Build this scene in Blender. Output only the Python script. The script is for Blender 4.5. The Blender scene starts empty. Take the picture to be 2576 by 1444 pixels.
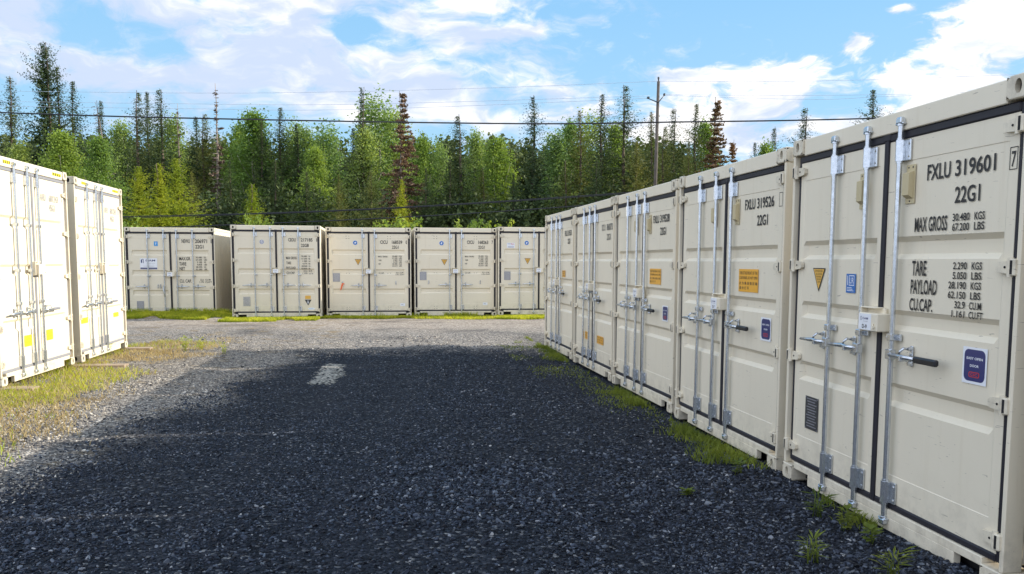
import bpy, math, random
import numpy as np
from mathutils import Matrix, Vector, Euler
R_ = math.radians
C = bpy.context.scene.collection
scene = bpy.context.scene

# ------------------------------------------------------------------ camera
cam_d = bpy.data.cameras.new('camera'); cam = bpy.data.objects.new('camera', cam_d); C.objects.link(cam)
cam_d.sensor_width = 36.0; cam_d.lens = 29.63; cam_d.shift_y = 0.0509
cam_d.clip_start = 0.05; cam_d.clip_end = 6000
cam.matrix_world = Matrix.Rotation(R_(90 - 5.27), 4, 'X') @ Matrix.Rotation(R_(0.209), 4, 'Z')
scene.camera = cam
scene.render.resolution_x = 1024; scene.render.resolution_y = 574
scene.view_settings.view_transform = 'Standard'; scene.view_settings.look = 'None'
scene.view_settings.exposure = 0.6; scene.view_settings.gamma = 1.0
try: scene.view_settings.use_curve_mapping = False
except Exception: pass
scene.render.engine = 'CYCLES'
scene.cycles.max_bounces = 6

# ------------------------------------------------------------------ sun
SUN_EL = R_(22.7); SUN_AZ = R_(12.8)          # azimuth: angle from +X towards +Y
sdir = Vector((math.cos(SUN_EL) * math.cos(SUN_AZ), math.cos(SUN_EL) * math.sin(SUN_AZ), math.sin(SUN_EL)))
sd = bpy.data.lights.new('sun', 'SUN'); sd.energy = 5.0; sd.angle = R_(0.5); sd.color = (1.0, 0.92, 0.79)
sun = bpy.data.objects.new('sun', sd); C.objects.link(sun)
sun.rotation_euler = sdir.to_track_quat('Z', 'Y').to_euler()

# ------------------------------------------------------------------ node helpers
class NT:
    def __init__(s, tree): s.t = tree; s.n = tree.nodes; s.l = tree.links
    def new(s, t, **k):
        n = s.n.new(t)
        for a, b in k.items(): setattr(n, a, b)
        return n
    def put(s, sock, v):
        if isinstance(v, (int, float)): sock.default_value = v
        elif isinstance(v, (tuple, list)):
            if sock.type == 'RGBA' and len(v) == 3: v = tuple(v) + (1,)
            sock.default_value = v
        elif v is not None: s.l.new(v, sock)
    def m(s, op, a, b=None, c=None, clamp=False):
        n = s.new('ShaderNodeMath', operation=op, use_clamp=clamp); s.put(n.inputs[0], a)
        if b is not None: s.put(n.inputs[1], b)
        if c is not None: s.put(n.inputs[2], c)
        return n.outputs[0]
    def ss(s, v, a, b, lo=0.0, hi=1.0):
        n = s.new('ShaderNodeMapRange', interpolation_type='SMOOTHSTEP'); s.put(n.inputs[0], v)
        for i, q in enumerate((a, b, lo, hi)): s.put(n.inputs[i + 1], q)
        return n.outputs[0]
    def mix(s, f, a, b, blend='MIX'):
        n = s.new('ShaderNodeMix', data_type='RGBA', blend_type=blend); s.put(n.inputs[0], f); s.put(n.inputs[6], a); s.put(n.inputs[7], b)
        return n.outputs[2]
    def noise(s, vec, scale, detail=4, rough=0.5, dist=0.0, dims='3D'):
        n = s.new('ShaderNodeTexNoise', noise_dimensions=dims); s.put(n.inputs['Vector'], vec); s.put(n.inputs['Scale'], scale)
        s.put(n.inputs['Detail'], detail); s.put(n.inputs['Roughness'], rough); s.put(n.inputs['Distortion'], dist)
        return n.outputs['Fac'], n.outputs['Color']
    def ramp(s, f, stops, interp='LINEAR'):
        n = s.new('ShaderNodeValToRGB'); s.put(n.inputs[0], f); r = n.color_ramp; r.interpolation = interp
        while len(r.elements) < len(stops): r.elements.new(0.5)
        for e, (p, c) in zip(r.elements, stops): e.position = p; e.color = tuple(c) + (1,)
        return n.outputs[0]
    def comb(s, x, y, z=0.0):
        n = s.new('ShaderNodeCombineXYZ'); s.put(n.inputs[0], x); s.put(n.inputs[1], y); s.put(n.inputs[2], z); return n.outputs[0]
    def sep(s, v):
        n = s.new('ShaderNodeSeparateXYZ'); s.put(n.inputs[0], v); return n.outputs
    def vmul(s, v, k):
        n = s.new('ShaderNodeVectorMath', operation='MULTIPLY'); s.put(n.inputs[0], v); s.put(n.inputs[1], k); return n.outputs[0]
    def vadd(s, v, k):
        n = s.new('ShaderNodeVectorMath', operation='ADD'); s.put(n.inputs[0], v); s.put(n.inputs[1], k); return n.outputs[0]

# ------------------------------------------------------------------ sky with clouds
world = bpy.data.worlds.new('World'); scene.world = world; world.use_nodes = True
w = NT(world.node_tree); w.n.clear()
out = w.new('ShaderNodeOutputWorld'); bg = w.new('ShaderNodeBackground'); bg.inputs['Strength'].default_value = 0.085
w.l.new(bg.outputs[0], out.inputs[0])
sky = w.new('ShaderNodeTexSky', sky_type='NISHITA', sun_disc=False, sun_elevation=SUN_EL, sun_rotation=math.pi / 2 - SUN_AZ, air_density=1.0, dust_density=0.6, ozone_density=2.0)
tc = w.new('ShaderNodeTexCoord'); gx, gy, gz = w.sep(tc.outputs['Generated'])
az = w.m('ARCTAN2', gx, gy); el = w.m('ARCSINE', gz)
ae = w.comb(az, w.m('MULTIPLY', el, 1.5))
warp = w.noise(ae, 7.0, 3, 0.6)[1]
aew = w.vadd(ae, w.vmul(w.vadd(warp, (-.5, -.5, -.5)), (.16, .10, .1)))
ax, ay, _ = w.sep(aew)
def P(px, py):       # a place in the sky seen at photo position px, py (2575 wide) -> azimuth, elevation*1.5
    u = (px - 1287.5) / 2119; v = (672 - py) / 2119 * 1.0
    return math.atan(u), 1.5 * math.atan(v / math.hypot(1, u))
def blob(px, py, rx, ry, rot=0.0):
    a, e = P(px, py); ra = rx / 2119; re = 1.5 * ry / 2119
    dx = w.m('SUBTRACT', ax, a); dy = w.m('SUBTRACT', ay, e)
    c, s = math.cos(rot), math.sin(rot)
    ux = w.m('DIVIDE', w.m('ADD', w.m('MULTIPLY', dx, c), w.m('MULTIPLY', dy, s)), ra)
    uy = w.m('DIVIDE', w.m('SUBTRACT', w.m('MULTIPLY', dy, c), w.m('MULTIPLY', dx, s)), re)
    d = w.m('ADD', w.m('MULTIPLY', ux, ux), w.m('MULTIPLY', uy, uy))
    return w.m('SUBTRACT', 1.0, w.m('SQRT', d))
def vmax(lst):
    r = lst[0]
    for q in lst[1:]: r = w.m('SMOOTH_MAX', r, q, 0.25)
    return r
soft = vmax([blob(250, 90, 800, 190), blob(420, 200, 950, 110), blob(760, 60, 560, 160), blob(1000, 130, 270, 150), blob(1040, 250, 300, 110, -.3), blob(1150, 300, 300, 60, -.35),
             blob(1200, 20, 190, 60), blob(1250, 110, 250, 34, .12)])
cum = vmax([blob(1745, 220, 90, 50), blob(1930, 270, 200, 85), blob(2000, 215, 90, 50), blob(2120, 145, 95, 62, .3), blob(2225, 62, 45, 22, .3), blob(2300, 330, 330, 130), blob(2230, 245, 110, 55),
            blob(2480, 110, 200, 110, .3), blob(2400, 190, 120, 70), blob(2550, 40, 120, 50), blob(1700, 340, 420, 90)])
hole = vmax([blob(290, 100, 120, 42, -.2), blob(960, 112, 110, 34, -.25), blob(440, 135, 60, 20), blob(90, 262, 160, 26)])
n1 = w.noise(w.vmul(aew, (1, 1.5, 1)), 6.5, 7, 0.58)[0]
n2 = w.noise(w.vadd(w.vmul(aew, (1, 1.5, 1)), (3.1, 7.7, 0)), 17.0, 10, 0.66)[0]
nz = w.m('SUBTRACT', w.m('ADD', w.m('MULTIPLY', n1, 1.5), w.m('MULTIPLY', n2, 1.1)), 1.3)
dsoft = w.ss(w.m('ADD', w.m('SUBTRACT', soft, w.m('MULTIPLY', w.ss(hole, -0.9, 1.0), 1.35)), w.m('MULTIPLY', nz, 2.3)), -0.35, 0.75)
dcum = w.ss(w.m('ADD', cum, w.m('MULTIPLY', nz, 2.1)), -0.02, 0.55)
# away from the view: broken cloud over the rest of the dome, unseen bright cloud opposite the sun added to fill the shaded doors
inview = w.m('MULTIPLY', w.ss(w.m('ABSOLUTE', az), 0.62, 0.85, 1.0, 0.0), w.ss(el, 0.36, 0.55, 1.0, 0.0))
gn = w.noise(w.vmul(tc.outputs['Generated'], (1, 1, 1.6)), 2.2, 7, 0.55)[0]
west_fill = w.ss(w.m('ADD', w.m('MULTIPLY', gx, -0.75), w.m('MULTIPLY', gy, -0.75)), -0.25, 0.45)
dgen = w.ss(w.m('ADD', gn, w.m('MULTIPLY', west_fill, 0.28)), 0.48, 0.60)
dview = w.m('MAXIMUM', dsoft, dcum)
dens = w.m('ADD', w.m('MULTIPLY', dview, inview), w.m('MULTIPLY', dgen, w.m('SUBTRACT', 1.0, inview)))
lit = w.noise(w.vadd(w.vmul(aew, (1, 1.8, 1)), (0.0, 0.035, 0)), 8.0, 8, 0.6)[0]
litf = w.ss(w.m('ADD', w.m('MULTIPLY', w.m('MAXIMUM', dcum, w.ss(ax, -.35, -.05, 0.0, 0.6)), 0.13), lit), 0.46, 0.74)
ccol = w.mix(litf, (5.0, 6.1, 8.2), (9.6, 9.7, 9.9))
lowhaze = w.ss(el, 0.02, 0.28, 1.0, 0.0)
blue0 = w.mix(w.ss(el, 0.05, 0.42), (3.6, 6.2, 8.5), (2.2, 5.0, 8.2))
skyc = w.mix(0.85, sky.outputs[0], blue0)
gain = w.m('ADD', 1.0, w.m('MULTIPLY', west_fill, w.m('MULTIPLY', w.m('SUBTRACT', 1.0, inview), 0.68)))  # extra brightness on the added cloud, lifts the shaded doors
cl2 = w.mix(1.0, ccol, w.comb(w.m('MULTIPLY', gain, 1.04), gain, w.m('MULTIPLY', gain, .95)), 'MULTIPLY')
final = w.mix(dens, skyc, cl2)
final = w.mix(w.ss(gz, -0.02, -0.12), final, (0.9, 1.0, 0.9))
w.l.new(final, bg.inputs['Color'])

# ------------------------------------------------------------------ materials
def material(name):
    m = bpy.data.materials.new(name); m.use_nodes = True; t = NT(m.node_tree)
    b = next(n for n in m.node_tree.nodes if n.type == 'BSDF_PRINCIPLED'); return m, t, b
def simple(name, col, rough=0.5, metal=0.0, var=0.06, scale=6.0, bump=0.0, bscale=40):
    m, t, b = material(name); tc = t.new('ShaderNodeTexCoord')
    n = t.noise(tc.outputs['Object'], scale, 4, 0.6)[0]
    lo = tuple(c * (1 - var * 2) for c in col); hi = tuple(min(1, c * (1 + var * 1.4)) for c in col)
    t.put(b.inputs['Base Color'], t.mix(n, lo, hi)); b.inputs['Roughness'].default_value = rough; b.inputs['Metallic'].default_value = metal
    if bump:
        bn = t.new('ShaderNodeBump'); bn.inputs['Strength'].default_value = bump; bn.inputs['Distance'].default_value = .004
        t.put(bn.inputs['Height'], t.noise(tc.outputs['Object'], bscale, 4)[0]); t.l.new(bn.outputs[0], b.inputs['Normal'])
    return m
def paint(name, col, rust=0.0, rough=0.42, streak=0.1):
    m, t, b = material(name); tc = t.new('ShaderNodeTexCoord'); o = tc.outputs['Object']
    oi = t.new('ShaderNodeObjectInfo')
    ow = t.vadd(o, t.comb(t.m('MULTIPLY', oi.outputs['Random'], 31.0), t.m('MULTIPLY', oi.outputs['Random'], 17.0), 0.0))
    n = t.noise(ow, 1.4, 5, 0.6)[0]; s1 = t.noise(t.vmul(ow, (16, 16, 0.8)), 1.0, 5, 0.65)[0]; fine = t.noise(ow, 55.0, 3, 0.6)[0]
    c = t.mix(n, tuple(x * .93 for x in col), tuple(min(1, x * 1.05) for x in col))
    c = t.mix(t.m('MULTIPLY', t.ss(s1, .52, .8), streak * 2.2), c, tuple(x * k for x, k in zip(col, (.72, .66, .56))))
    # splashed dust near the ground and chips
    z = t.sep(o)[2]
    dirt = t.m('MULTIPLY', t.ss(z, 0.55, 0.0), t.ss(t.noise(ow, 9.0, 6, .7)[0], .38, .75))
    c = t.mix(t.m('MULTIPLY', dirt, .45), c, (.20, .17, .13))
    if rust > 0:
        rn = t.noise(ow, 23.0, 6, .7)[0]
        c = t.mix(t.ss(rn, .74 - rust * .25, .80 - rust * .25), c, (.20, .075, .03))
    scr = t.noise(t.vmul(ow, (5, 5, 40)), 1.7, 2, .5, 1.5)[0]
    c = t.mix(t.m('MULTIPLY', t.ss(scr, .715, .73), .6), c, (.22, .18, .14))
    t.put(b.inputs['Base Color'], c); t.put(b.inputs['Roughness'], t.m('ADD', rough - .08, t.m('MULTIPLY', fine, .2)))
    bn = t.new('ShaderNodeBump'); bn.inputs['Strength'].default_value = .25; bn.inputs['Distance'].default_value = .006
    hh = t.m('ADD', t.noise(ow, 3.0, 3, .5)[0], t.m('MULTIPLY', fine, .06)); t.put(bn.inputs['Height'], hh); t.l.new(bn.outputs[0], b.inputs['Normal'])
    return m
M = {}
M['paint'] = paint('cream_paint', (.77, .69, .535), rust=0.0)
M['frame'] = paint('cream_frame_paint', (.77, .69, .535), rust=.05, streak=.16)
M['wallpaint'] = paint('cream_wall_paint', (.70, .63, .50), rust=.1, streak=.2)
M['casting'] = paint('casting_paint', (.72, .645, .50), rust=.42, streak=.2)
M['gasket'] = simple('black_rubber', (.012, .011, .018), .6, 0, .2, 20, .3)
M['gasket_grey'] = simple('sun_glare_rubber', (.24, .24, .255), .6, 0, .1, 20)  # grey carries the overexposed look of the sunlit left row
M['pale_letter'] = simple('sun_glare_letter', (.40, .39, .36), .5, 0, .15, 30)  # ink lightened to paint in the left row's sun glare
M['dark'] = simple('dark_inside', (.012, .011, .012), .8)
M['vent'] = simple('tan_vent', (.55, .46, .27), .5, 0, .08)
M['grip'] = simple('black_grip', (.012, .012, .014), .45, 0, .15)
M['plate'] = simple('grey_plate', (.085, .085, .09), .45, .5, .35, 60)
M['plate_light'] = simple('light_plate', (.33, .33, .36), .4, .4, .12, 30)
M['plate_pale'] = simple('pale_plate', (.52, .51, .49), .35, .4, .35, 50)
def galv():
    m, t, b = material('galvanised_steel'); o = t.new('ShaderNodeTexCoord').outputs['Object']
    v = t.new('ShaderNodeTexVoronoi'); v.inputs['Scale'].default_value = 70; t.l.new(o, v.inputs['Vector'])
    f = t.noise(o, 12, 5, .6)[0]
    c = t.mix(t.sep(v.outputs['Color'])[0], (.56, .59, .62), (.66, .69, .73)); c = t.mix(t.ss(f, .45, .85), c, (.46, .47, .48))
    t.put(b.inputs['Base Color'], c); b.inputs['Metallic'].default_value = .85; t.put(b.inputs['Roughness'], t.m('ADD', .16, t.m('MULTIPLY', f, .16)))
    return m
M['galv'] = galv()
M['black'] = simple('black_letter', (.014, .013, .014), .5, 0, .2, 30)
M['grey_letter'] = simple('faded_letter', (.16, .15, .13), .5, 0, .2, 30)
M['white'] = simple('white_vinyl', (.80, .81, .84), .35, 0, .02)
M['navy'] = simple('navy_vinyl', (.02, .028, .14), .3, 0, .05)
M['blue'] = simple('blue_vinyl', (.02, .15, .46), .3, 0, .05)
M['sky'] = simple('light_blue_vinyl', (.03, .30, .70), .3, 0, .05)
M['red'] = simple('red_vinyl', (.55, .03, .03), .35, 0, .05)
M['orange'] = simple('orange_vinyl', (.82, .40, .03), .35, 0, .05)
M['yellow'] = simple('yellow_vinyl', (.85, .68, .02), .35, 0, .05)
M['amber'] = simple('amber_vinyl', (.75, .42, .07), .35, 0, .06)
M['tape'] = simple('orange_tape', (.80, .16, .05), .5, 0, .1)
M['wood'] = simple('weathered_plank', (.36, .27, .19), .8, 0, .25, 14, .5)
M['pole'] = simple('pole_wood', (.11, .09, .075), .85, 0, .3, 5, .5)
M['wire'] = simple('black_cable', (.012, .013, .02), .5)
M['thinwire'] = simple('aluminium_wire', (.55, .62, .74), .5)
def bark(name, a, bcol):
    m, t, b = material(name); o = t.new('ShaderNodeTexCoord').outputs['Object']
    f = t.noise(t.vmul(o, (8, 8, 2.0)), 1.5, 6, .7)[0]
    t.put(b.inputs['Base Color'], t.mix(t.ss(f, .35, .65), a, bcol)); b.inputs['Roughness'].default_value = .9
    return m
M['bark'] = bark('dark_bark', (.05, .035, .025), (.14, .105, .08))
M['pale_bark'] = bark('pale_bark', (.16, .14, .10), (.45, .42, .34))
M['dead_bark'] = bark('dead_bark', (.14, .11, .09), (.34, .28, .23))
def leaf(name, a, bcol, trans=.35, cl=1.3):
    m, t, b = material(name); o = t.new('ShaderNodeTexCoord').outputs['Object']; oi = t.new('ShaderNodeObjectInfo')
    ow = t.vadd(o, t.comb(t.m('MULTIPLY', oi.outputs['Random'], 40.0), 0.0, 0.0))
    f = t.m('ADD', t.m('MULTIPLY', t.noise(ow, cl, 3, .6)[0], .65), t.m('MULTIPLY', t.noise(ow, 14, 2, .6)[0], .5))
    c = t.mix(t.ss(f, .38, .78), a, bcol)
    c = t.mix(1.0, c, t.mix(oi.outputs['Random'], (.72, .8, .9), (1.2, 1.08, 1.0)), 'MULTIPLY')
    t.put(b.inputs['Base Color'], c); b.inputs['Roughness'].default_value = .6; b.inputs['Specular IOR Level'].default_value = .2
    tr = t.new('ShaderNodeBsdfTranslucent'); t.put(tr.inputs[0], t.mix(1.0, c, (1.5, 1.45, .7), 'MULTIPLY'))
    mx = t.new('ShaderNodeMixShader'); mx.inputs[0].default_value = trans
    o2 = next(n for n in m.node_tree.nodes if n.type == 'OUTPUT_MATERIAL')
    t.l.new(b.outputs[0], mx.inputs[1]); t.l.new(tr.outputs[0], mx.inputs[2]); t.l.new(mx.outputs[0], o2.inputs[0])
    return m
M['spruce'] = leaf('spruce_needles', (.026, .052, .024), (.11, .145, .045), .18)
M['spruce2'] = leaf('olive_needles', (.06, .085, .025), (.19, .20, .05), .22)
M['poplar'] = leaf('poplar_leaves', (.10, .18, .035), (.25, .36, .09), .42)
M['poplar2'] = leaf('aspen_leaves', (.14, .22, .065), (.31, .41, .15), .42)
M['young'] = leaf('young_needles', (.18, .24, .02), (.40, .42, .045), .4)
M['bushleaf'] = leaf('bush_leaves', (.10, .17, .03), (.32, .40, .08), .4)
M['brown'] = leaf('brown_needles', (.13, .085, .05), (.42, .23, .13), .14)
M['bark_needles'] = leaf('grey_brown_twigs', (.07, .05, .04), (.16, .12, .09), .1)
M['rusty'] = leaf('rusty_needles', (.10, .075, .03), (.34, .18, .08), .14)
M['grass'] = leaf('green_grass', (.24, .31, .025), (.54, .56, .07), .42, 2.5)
M['shadegrass'] = leaf('shaded_green_grass', (.09, .13, .02), (.24, .29, .05), .35, 2.5)  # darker copy for the right row's shaded grass, shade put into colour
M['straw'] = leaf('straw', (.30, .21, .09), (.58, .46, .24), .25, 2.5)

def gravel_stone(name, stops, rough=.5):
    m, t, b = material(name); oi = t.new('ShaderNodeObjectInfo'); o = t.new('ShaderNodeTexCoord').outputs['Object']
    c = t.ramp(oi.outputs['Random'], stops); f = t.noise(o, 2.2, 4, .6)[0]
    c = t.mix(t.ss(f, .3, .7), t.mix(1.0, c, (.75, .75, .78), 'MULTIPLY'), c)
    t.put(b.inputs['Base Color'], c); b.inputs['Roughness'].default_value = rough; b.inputs['Specular IOR Level'].default_value = .22
    return m
M['stone'] = gravel_stone('crushed_stone', [(0, (.005, .006, .010)), (.35, (.010, .013, .021)), (.58, (.024, .031, .048)), (.82, (.056, .069, .098)), (.955, (.12, .14, .17)), (.992, (.24, .25, .27)), (1, (.45, .45, .44))])

M['stone_pale'] = gravel_stone('dusty_sunlit_stone', [(0, (.08, .072, .068)), (.3, (.22, .20, .175)), (.6, (.38, .34, .285)), (.85, (.52, .47, .39)), (1, (.74, .68, .58))], .7)  # dry dusty stones, paled further to paint the sunlit ground
def ground_mat():
    m, t, b = material('gravel_ground'); o = t.new('ShaderNodeTexCoord').outputs['Object']; x, y, z = t.sep(o)
    big = t.noise(o, .55, 4, .6)[0]; med = t.noise(o, 2.3, 5, .65)[0]; sml = t.noise(o, 9, 5, .7)[0]
    v = t.new('ShaderNodeTexVoronoi'); v.inputs['Scale'].default_value = 42; t.l.new(o, v.inputs['Vector'])
    v2 = t.new('ShaderNodeTexVoronoi'); v2.inputs['Scale'].default_value = 17; t.l.new(o, v2.inputs['Vector'])
    rnd = t.sep(v.outputs['Color'])[0]; rnd2 = t.sep(v2.outputs['Color'])[1]
    dark = t.ramp(rnd, [(0, (.004, .005, .008)), (.4, (.010, .013, .020)), (.72, (.022, .027, .038)), (.93, (.05, .055, .068)), (1, (.2, .2, .2))])
    pale = t.ramp(rnd, [(0, (.07, .065, .065)), (.4, (.22, .20, .18)), (.75, (.38, .34, .29)), (1, (.70, .64, .56))])
    tan = t.ramp(t.m('ADD', t.m('MULTIPLY', rnd, .6), t.m('MULTIPLY', rnd2, .4)), [(0, (.17, .14, .12)), (.5, (.36, .31, .26)), (1, (.64, .57, .48))])
    # coarse fresh gravel over the yard; drier lane and left side, paled further as painted sunlight
    yw = t.m('ADD', y, t.m('MULTIPLY', t.m('SUBTRACT', med, .5), 2.4)); xw = t.m('ADD', x, t.m('MULTIPLY', t.m('SUBTRACT', big, .5), 2.8))
    lane = t.ss(yw, 14.9, 16.4); dusty = t.ss(yw, 19.3, 21.6)
    left_sunlit = t.ss(xw, -3.3, -4.3)
    c = t.mix(t.m('MULTIPLY', t.m('MAXIMUM', lane, t.m('MULTIPLY', left_sunlit, .85)), t.ss(sml, .25, .6, .55, 1)), dark, pale)
    c = t.mix(dusty, c, tan)
    fines = t.m('MULTIPLY', t.ss(big, .5, .68), .45)
    c = t.mix(fines, c, (.020, .023, .031))
    # tan patches within the left pale zone
    c = t.mix(t.m('MULTIPLY', left_sunlit, t.m('MULTIPLY', t.ss(med, .52, .66), .7)), c, (.26, .19, .10))
    far = t.ss(y, 27.5, 30.0)
    c = t.mix(far, c, t.mix(med, (.02, .028, .012), (.05, .06, .022)))
    side = t.m('MAXIMUM', t.ss(x, 7.5, 9.5), t.ss(x, -12.5, -15)); c = t.mix(side, c, t.mix(med, (.04, .06, .02), (.08, .10, .03)))
    t.put(b.inputs['Base Color'], c); b.inputs['Roughness'].default_value = .85; b.inputs['Specular IOR Level'].default_value = .15
    bn = t.new('ShaderNodeBump'); bn.inputs['Strength'].default_value = .9; bn.inputs['Distance'].default_value = .02
    h = t.m('SUBTRACT', t.m('MULTIPLY', rnd, .5), t.m('MULTIPLY', v.outputs['Distance'], 1.6)); h = t.m('ADD', h, t.m('MULTIPLY', sml, .8))
    t.put(bn.inputs['Height'], h); t.l.new(bn.outputs[0], b.inputs['Normal'])
    return m
M['ground'] = ground_mat()
def light_patch_mat():
    m, t, b = material('pale_light_patch'); o = t.new('ShaderNodeTexCoord').outputs['Object']  # lighter ground colour standing for a patch of light
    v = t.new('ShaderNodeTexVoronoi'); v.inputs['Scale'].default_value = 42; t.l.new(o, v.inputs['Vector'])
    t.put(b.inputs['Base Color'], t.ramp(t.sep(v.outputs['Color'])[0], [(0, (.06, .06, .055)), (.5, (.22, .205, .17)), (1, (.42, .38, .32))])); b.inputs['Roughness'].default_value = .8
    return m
M['light_patch'] = light_patch_mat()

# ------------------------------------------------------------------ mesh building
class MB:
    def __init__(s): s.v = []; s.f = []; s.mi = []; s.sm = []
    def add(s, vs, fs, mi=0, smooth=False):
        b = len(s.v); s.v += [tuple(p) for p in vs]
        for f in fs: s.f.append([b + i for i in f]); s.mi.append(mi); s.sm.append(smooth)
        return s
    def box(s, x0, x1, y0, y1, z0, z1, mi=0):
        v = [(x0, y0, z0), (x1, y0, z0), (x1, y1, z0), (x0, y1, z0), (x0, y0, z1), (x1, y0, z1), (x1, y1, z1), (x0, y1, z1)]
        return s.add(v, [(0, 3, 2, 1), (4, 5, 6, 7), (0, 1, 5, 4), (1, 2, 6, 5), (2, 3, 7, 6), (3, 0, 4, 7)], mi)
    def bbox(s, x0, x1, y0, y1, z0, z1, c=.004, mi=0):      # box with chamfered edges (all twelve)
        c = min(c, abs(x1 - x0) * .45, abs(y1 - y0) * .45, abs(z1 - z0) * .45)
        import itertools
        vs = []; idx = {}
        for sx, sy, sz in itertools.product((0, 1), repeat=3):
            X = (x0, x1)[sx]; Y = (y0, y1)[sy]; Z = (z0, z1)[sz]; ix = X + (c, -c)[sx]; iy = Y + (c, -c)[sy]; iz = Z + (c, -c)[sz]
            for k, p in enumerate(((X, iy, iz), (ix, Y, iz), (ix, iy, Z))): idx[(sx, sy, sz, k)] = len(vs); vs.append(p)
        fs = []
        cyc = [(0, 0), (1, 0), (1, 1), (0, 1)]
        for s0 in (0, 1):
            fs.append([idx[(s0, a, b_, 0)] for a, b_ in cyc]); fs.append([idx[(a, s0, b_, 1)] for a, b_ in cyc]); fs.append([idx[(a, b_, s0, 2)] for a, b_ in cyc])
        for a in (0, 1):
            for b_ in (0, 1):
                fs.append([idx[(0, a, b_, 1)], idx[(1, a, b_, 1)], idx[(1, a, b_, 2)], idx[(0, a, b_, 2)]])
                fs.append([idx[(a, 0, b_, 0)], idx[(a, 1, b_, 0)], idx[(a, 1, b_, 2)], idx[(a, 0, b_, 2)]])
                fs.append([idx[(a, b_, 0, 0)], idx[(a, b_, 1, 0)], idx[(a, b_, 1, 1)], idx[(a, b_, 0, 1)]])
        for q in itertools.product((0, 1), repeat=3): fs.append([idx[q + (0,)], idx[q + (1,)], idx[q + (2,)]])
        cx, cy, cz = (x0 + x1) / 2, (y0 + y1) / 2, (z0 + z1) / 2; ff = []
        for f in fs:
            p = [Vector(vs[i]) for i in f]; nrm = (p[1] - p[0]).cross(p[2] - p[0]); ctr = sum(p, Vector()) / len(p)
            ff.append(f if nrm.dot(ctr - Vector((cx, cy, cz))) > 0 else f[::-1])
        return s.add(vs, ff, mi)
    def tube(s, a, b, r0, r1=None, n=10, mi=0, cap=True, smooth=True):
        r1 = r0 if r1 is None else r1; a = Vector(a); b = Vector(b); d = (b - a).normalized()
        u = d.orthogonal().normalized(); w_ = d.cross(u); vs = []
        for p, r in ((a, r0), (b, r1)):
            for i in range(n): t = 2 * math.pi * i / n; vs.append(p + u * (r * math.cos(t)) + w_ * (r * math.sin(t)))
        fs = [(i, (i + 1) % n, n + (i + 1) % n, n + i) for i in range(n)]
        s.add(vs, fs, mi, smooth)
        if cap: s.add(vs[:n], [list(range(n))[::-1]], mi); s.add(vs[n:], [list(range(n))], mi)
        return s
    def path(s, pts, rad, n=8, mi=0):
        pts = [Vector(p) for p in pts]; rad = rad if isinstance(rad, (list, tuple)) else [rad] * len(pts); vs = []
        ref = Vector((0, 0, 1))
        for i, p in enumerate(pts):
            d = (pts[min(i + 1, len(pts) - 1)] - pts[max(i - 1, 0)]).normalized()
            u = d.cross(ref); u = u.normalized() if u.length > 1e-3 else Vector((1, 0, 0)); w_ = d.cross(u).normalized()
            for k in range(n): t = 2 * math.pi * k / n; vs.append(p + u * (rad[i] * math.cos(t)) + w_ * (rad[i] * math.sin(t)))
        fs = []
        for i in range(len(pts) - 1):
            for k in range(n): fs.append((i * n + k, i * n + (k + 1) % n, (i + 1) * n + (k + 1) % n, (i + 1) * n + k))
        fs.append(list(range(n))[::-1]); fs.append([(len(pts) - 1) * n + k for k in range(n)])
        return s.add(vs, fs, mi, True)
    def poly(s, pts, y, mi=0):                # flat polygon facing -y, pts (x, z) counter-clockwise from the front
        return s.add([(p[0], y, p[1]) for p in pts], [list(range(len(pts)))], mi)
    def mesh(s, name, mats):
        me = bpy.data.meshes.new(name); me.from_pydata(s.v, [], s.f)
        for m in (mats if isinstance(mats, (list, tuple)) else [mats]): me.materials.append(m)
        me.polygons.foreach_set('material_index', s.mi); me.polygons.foreach_set('use_smooth', s.sm); me.update()
        return me
def link(name, me, parent=None, loc=None, rot=None):
    o = bpy.data.objects.new(name, me); C.objects.link(o)
    if parent: o.parent = parent
    if loc: o.location = loc
    if rot: o.rotation_euler = rot
    return o
def tag(o, label=None, cat=None, group=None, kind=None):
    if label: o['label'] = label
    if cat: o['category'] = cat
    if group: o['group'] = group
    if kind: o['kind'] = kind
    return o
def thing(name, loc, rz, label, cat, group=None):
    o = bpy.data.objects.new(name, None); o.empty_display_size = .2; C.objects.link(o); o.location = loc; o.rotation_euler = (0, 0, rz)
    return tag(o, label, cat, group)
_mc = {}
def part(name, key, build, mats, parent, loc=None, rot=None):
    if key is None or key not in _mc:
        mb = MB(); build(mb); me = mb.mesh(name, mats)
        if key is None: return link(name, me, parent, loc, rot)
        _mc[key] = me
    return link(name, _mc[key], parent, loc, rot)
_tx = {}
def text_geo(s, bold=0.0):
    k = (s, bold)
    if k in _tx: return _tx[k]
    cu = bpy.data.curves.new('t', 'FONT'); cu.body = s; cu.size = 1.0; cu.offset = bold; cu.resolution_u = 3
    ob = bpy.data.objects.new('t', cu); C.objects.link(ob)
    dg = bpy.context.evaluated_depsgraph_get(); dg.update(); me = bpy.data.meshes.new_from_object(ob.evaluated_get(dg))
    vs = [(v.co.x, v.co.y) for v in me.vertices]; fs = [list(p.vertices) for p in me.polygons]
    bpy.data.objects.remove(ob); bpy.data.curves.remove(cu); bpy.data.meshes.remove(me)
    x0 = min((v[0] for v in vs), default=0); x1 = max((v[0] for v in vs), default=1); y0 = min((v[1] for v in vs), default=0); y1 = max((v[1] for v in vs), default=1)
    _tx[k] = (vs, fs, x0, x1, y0, y1); return _tx[k]
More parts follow.
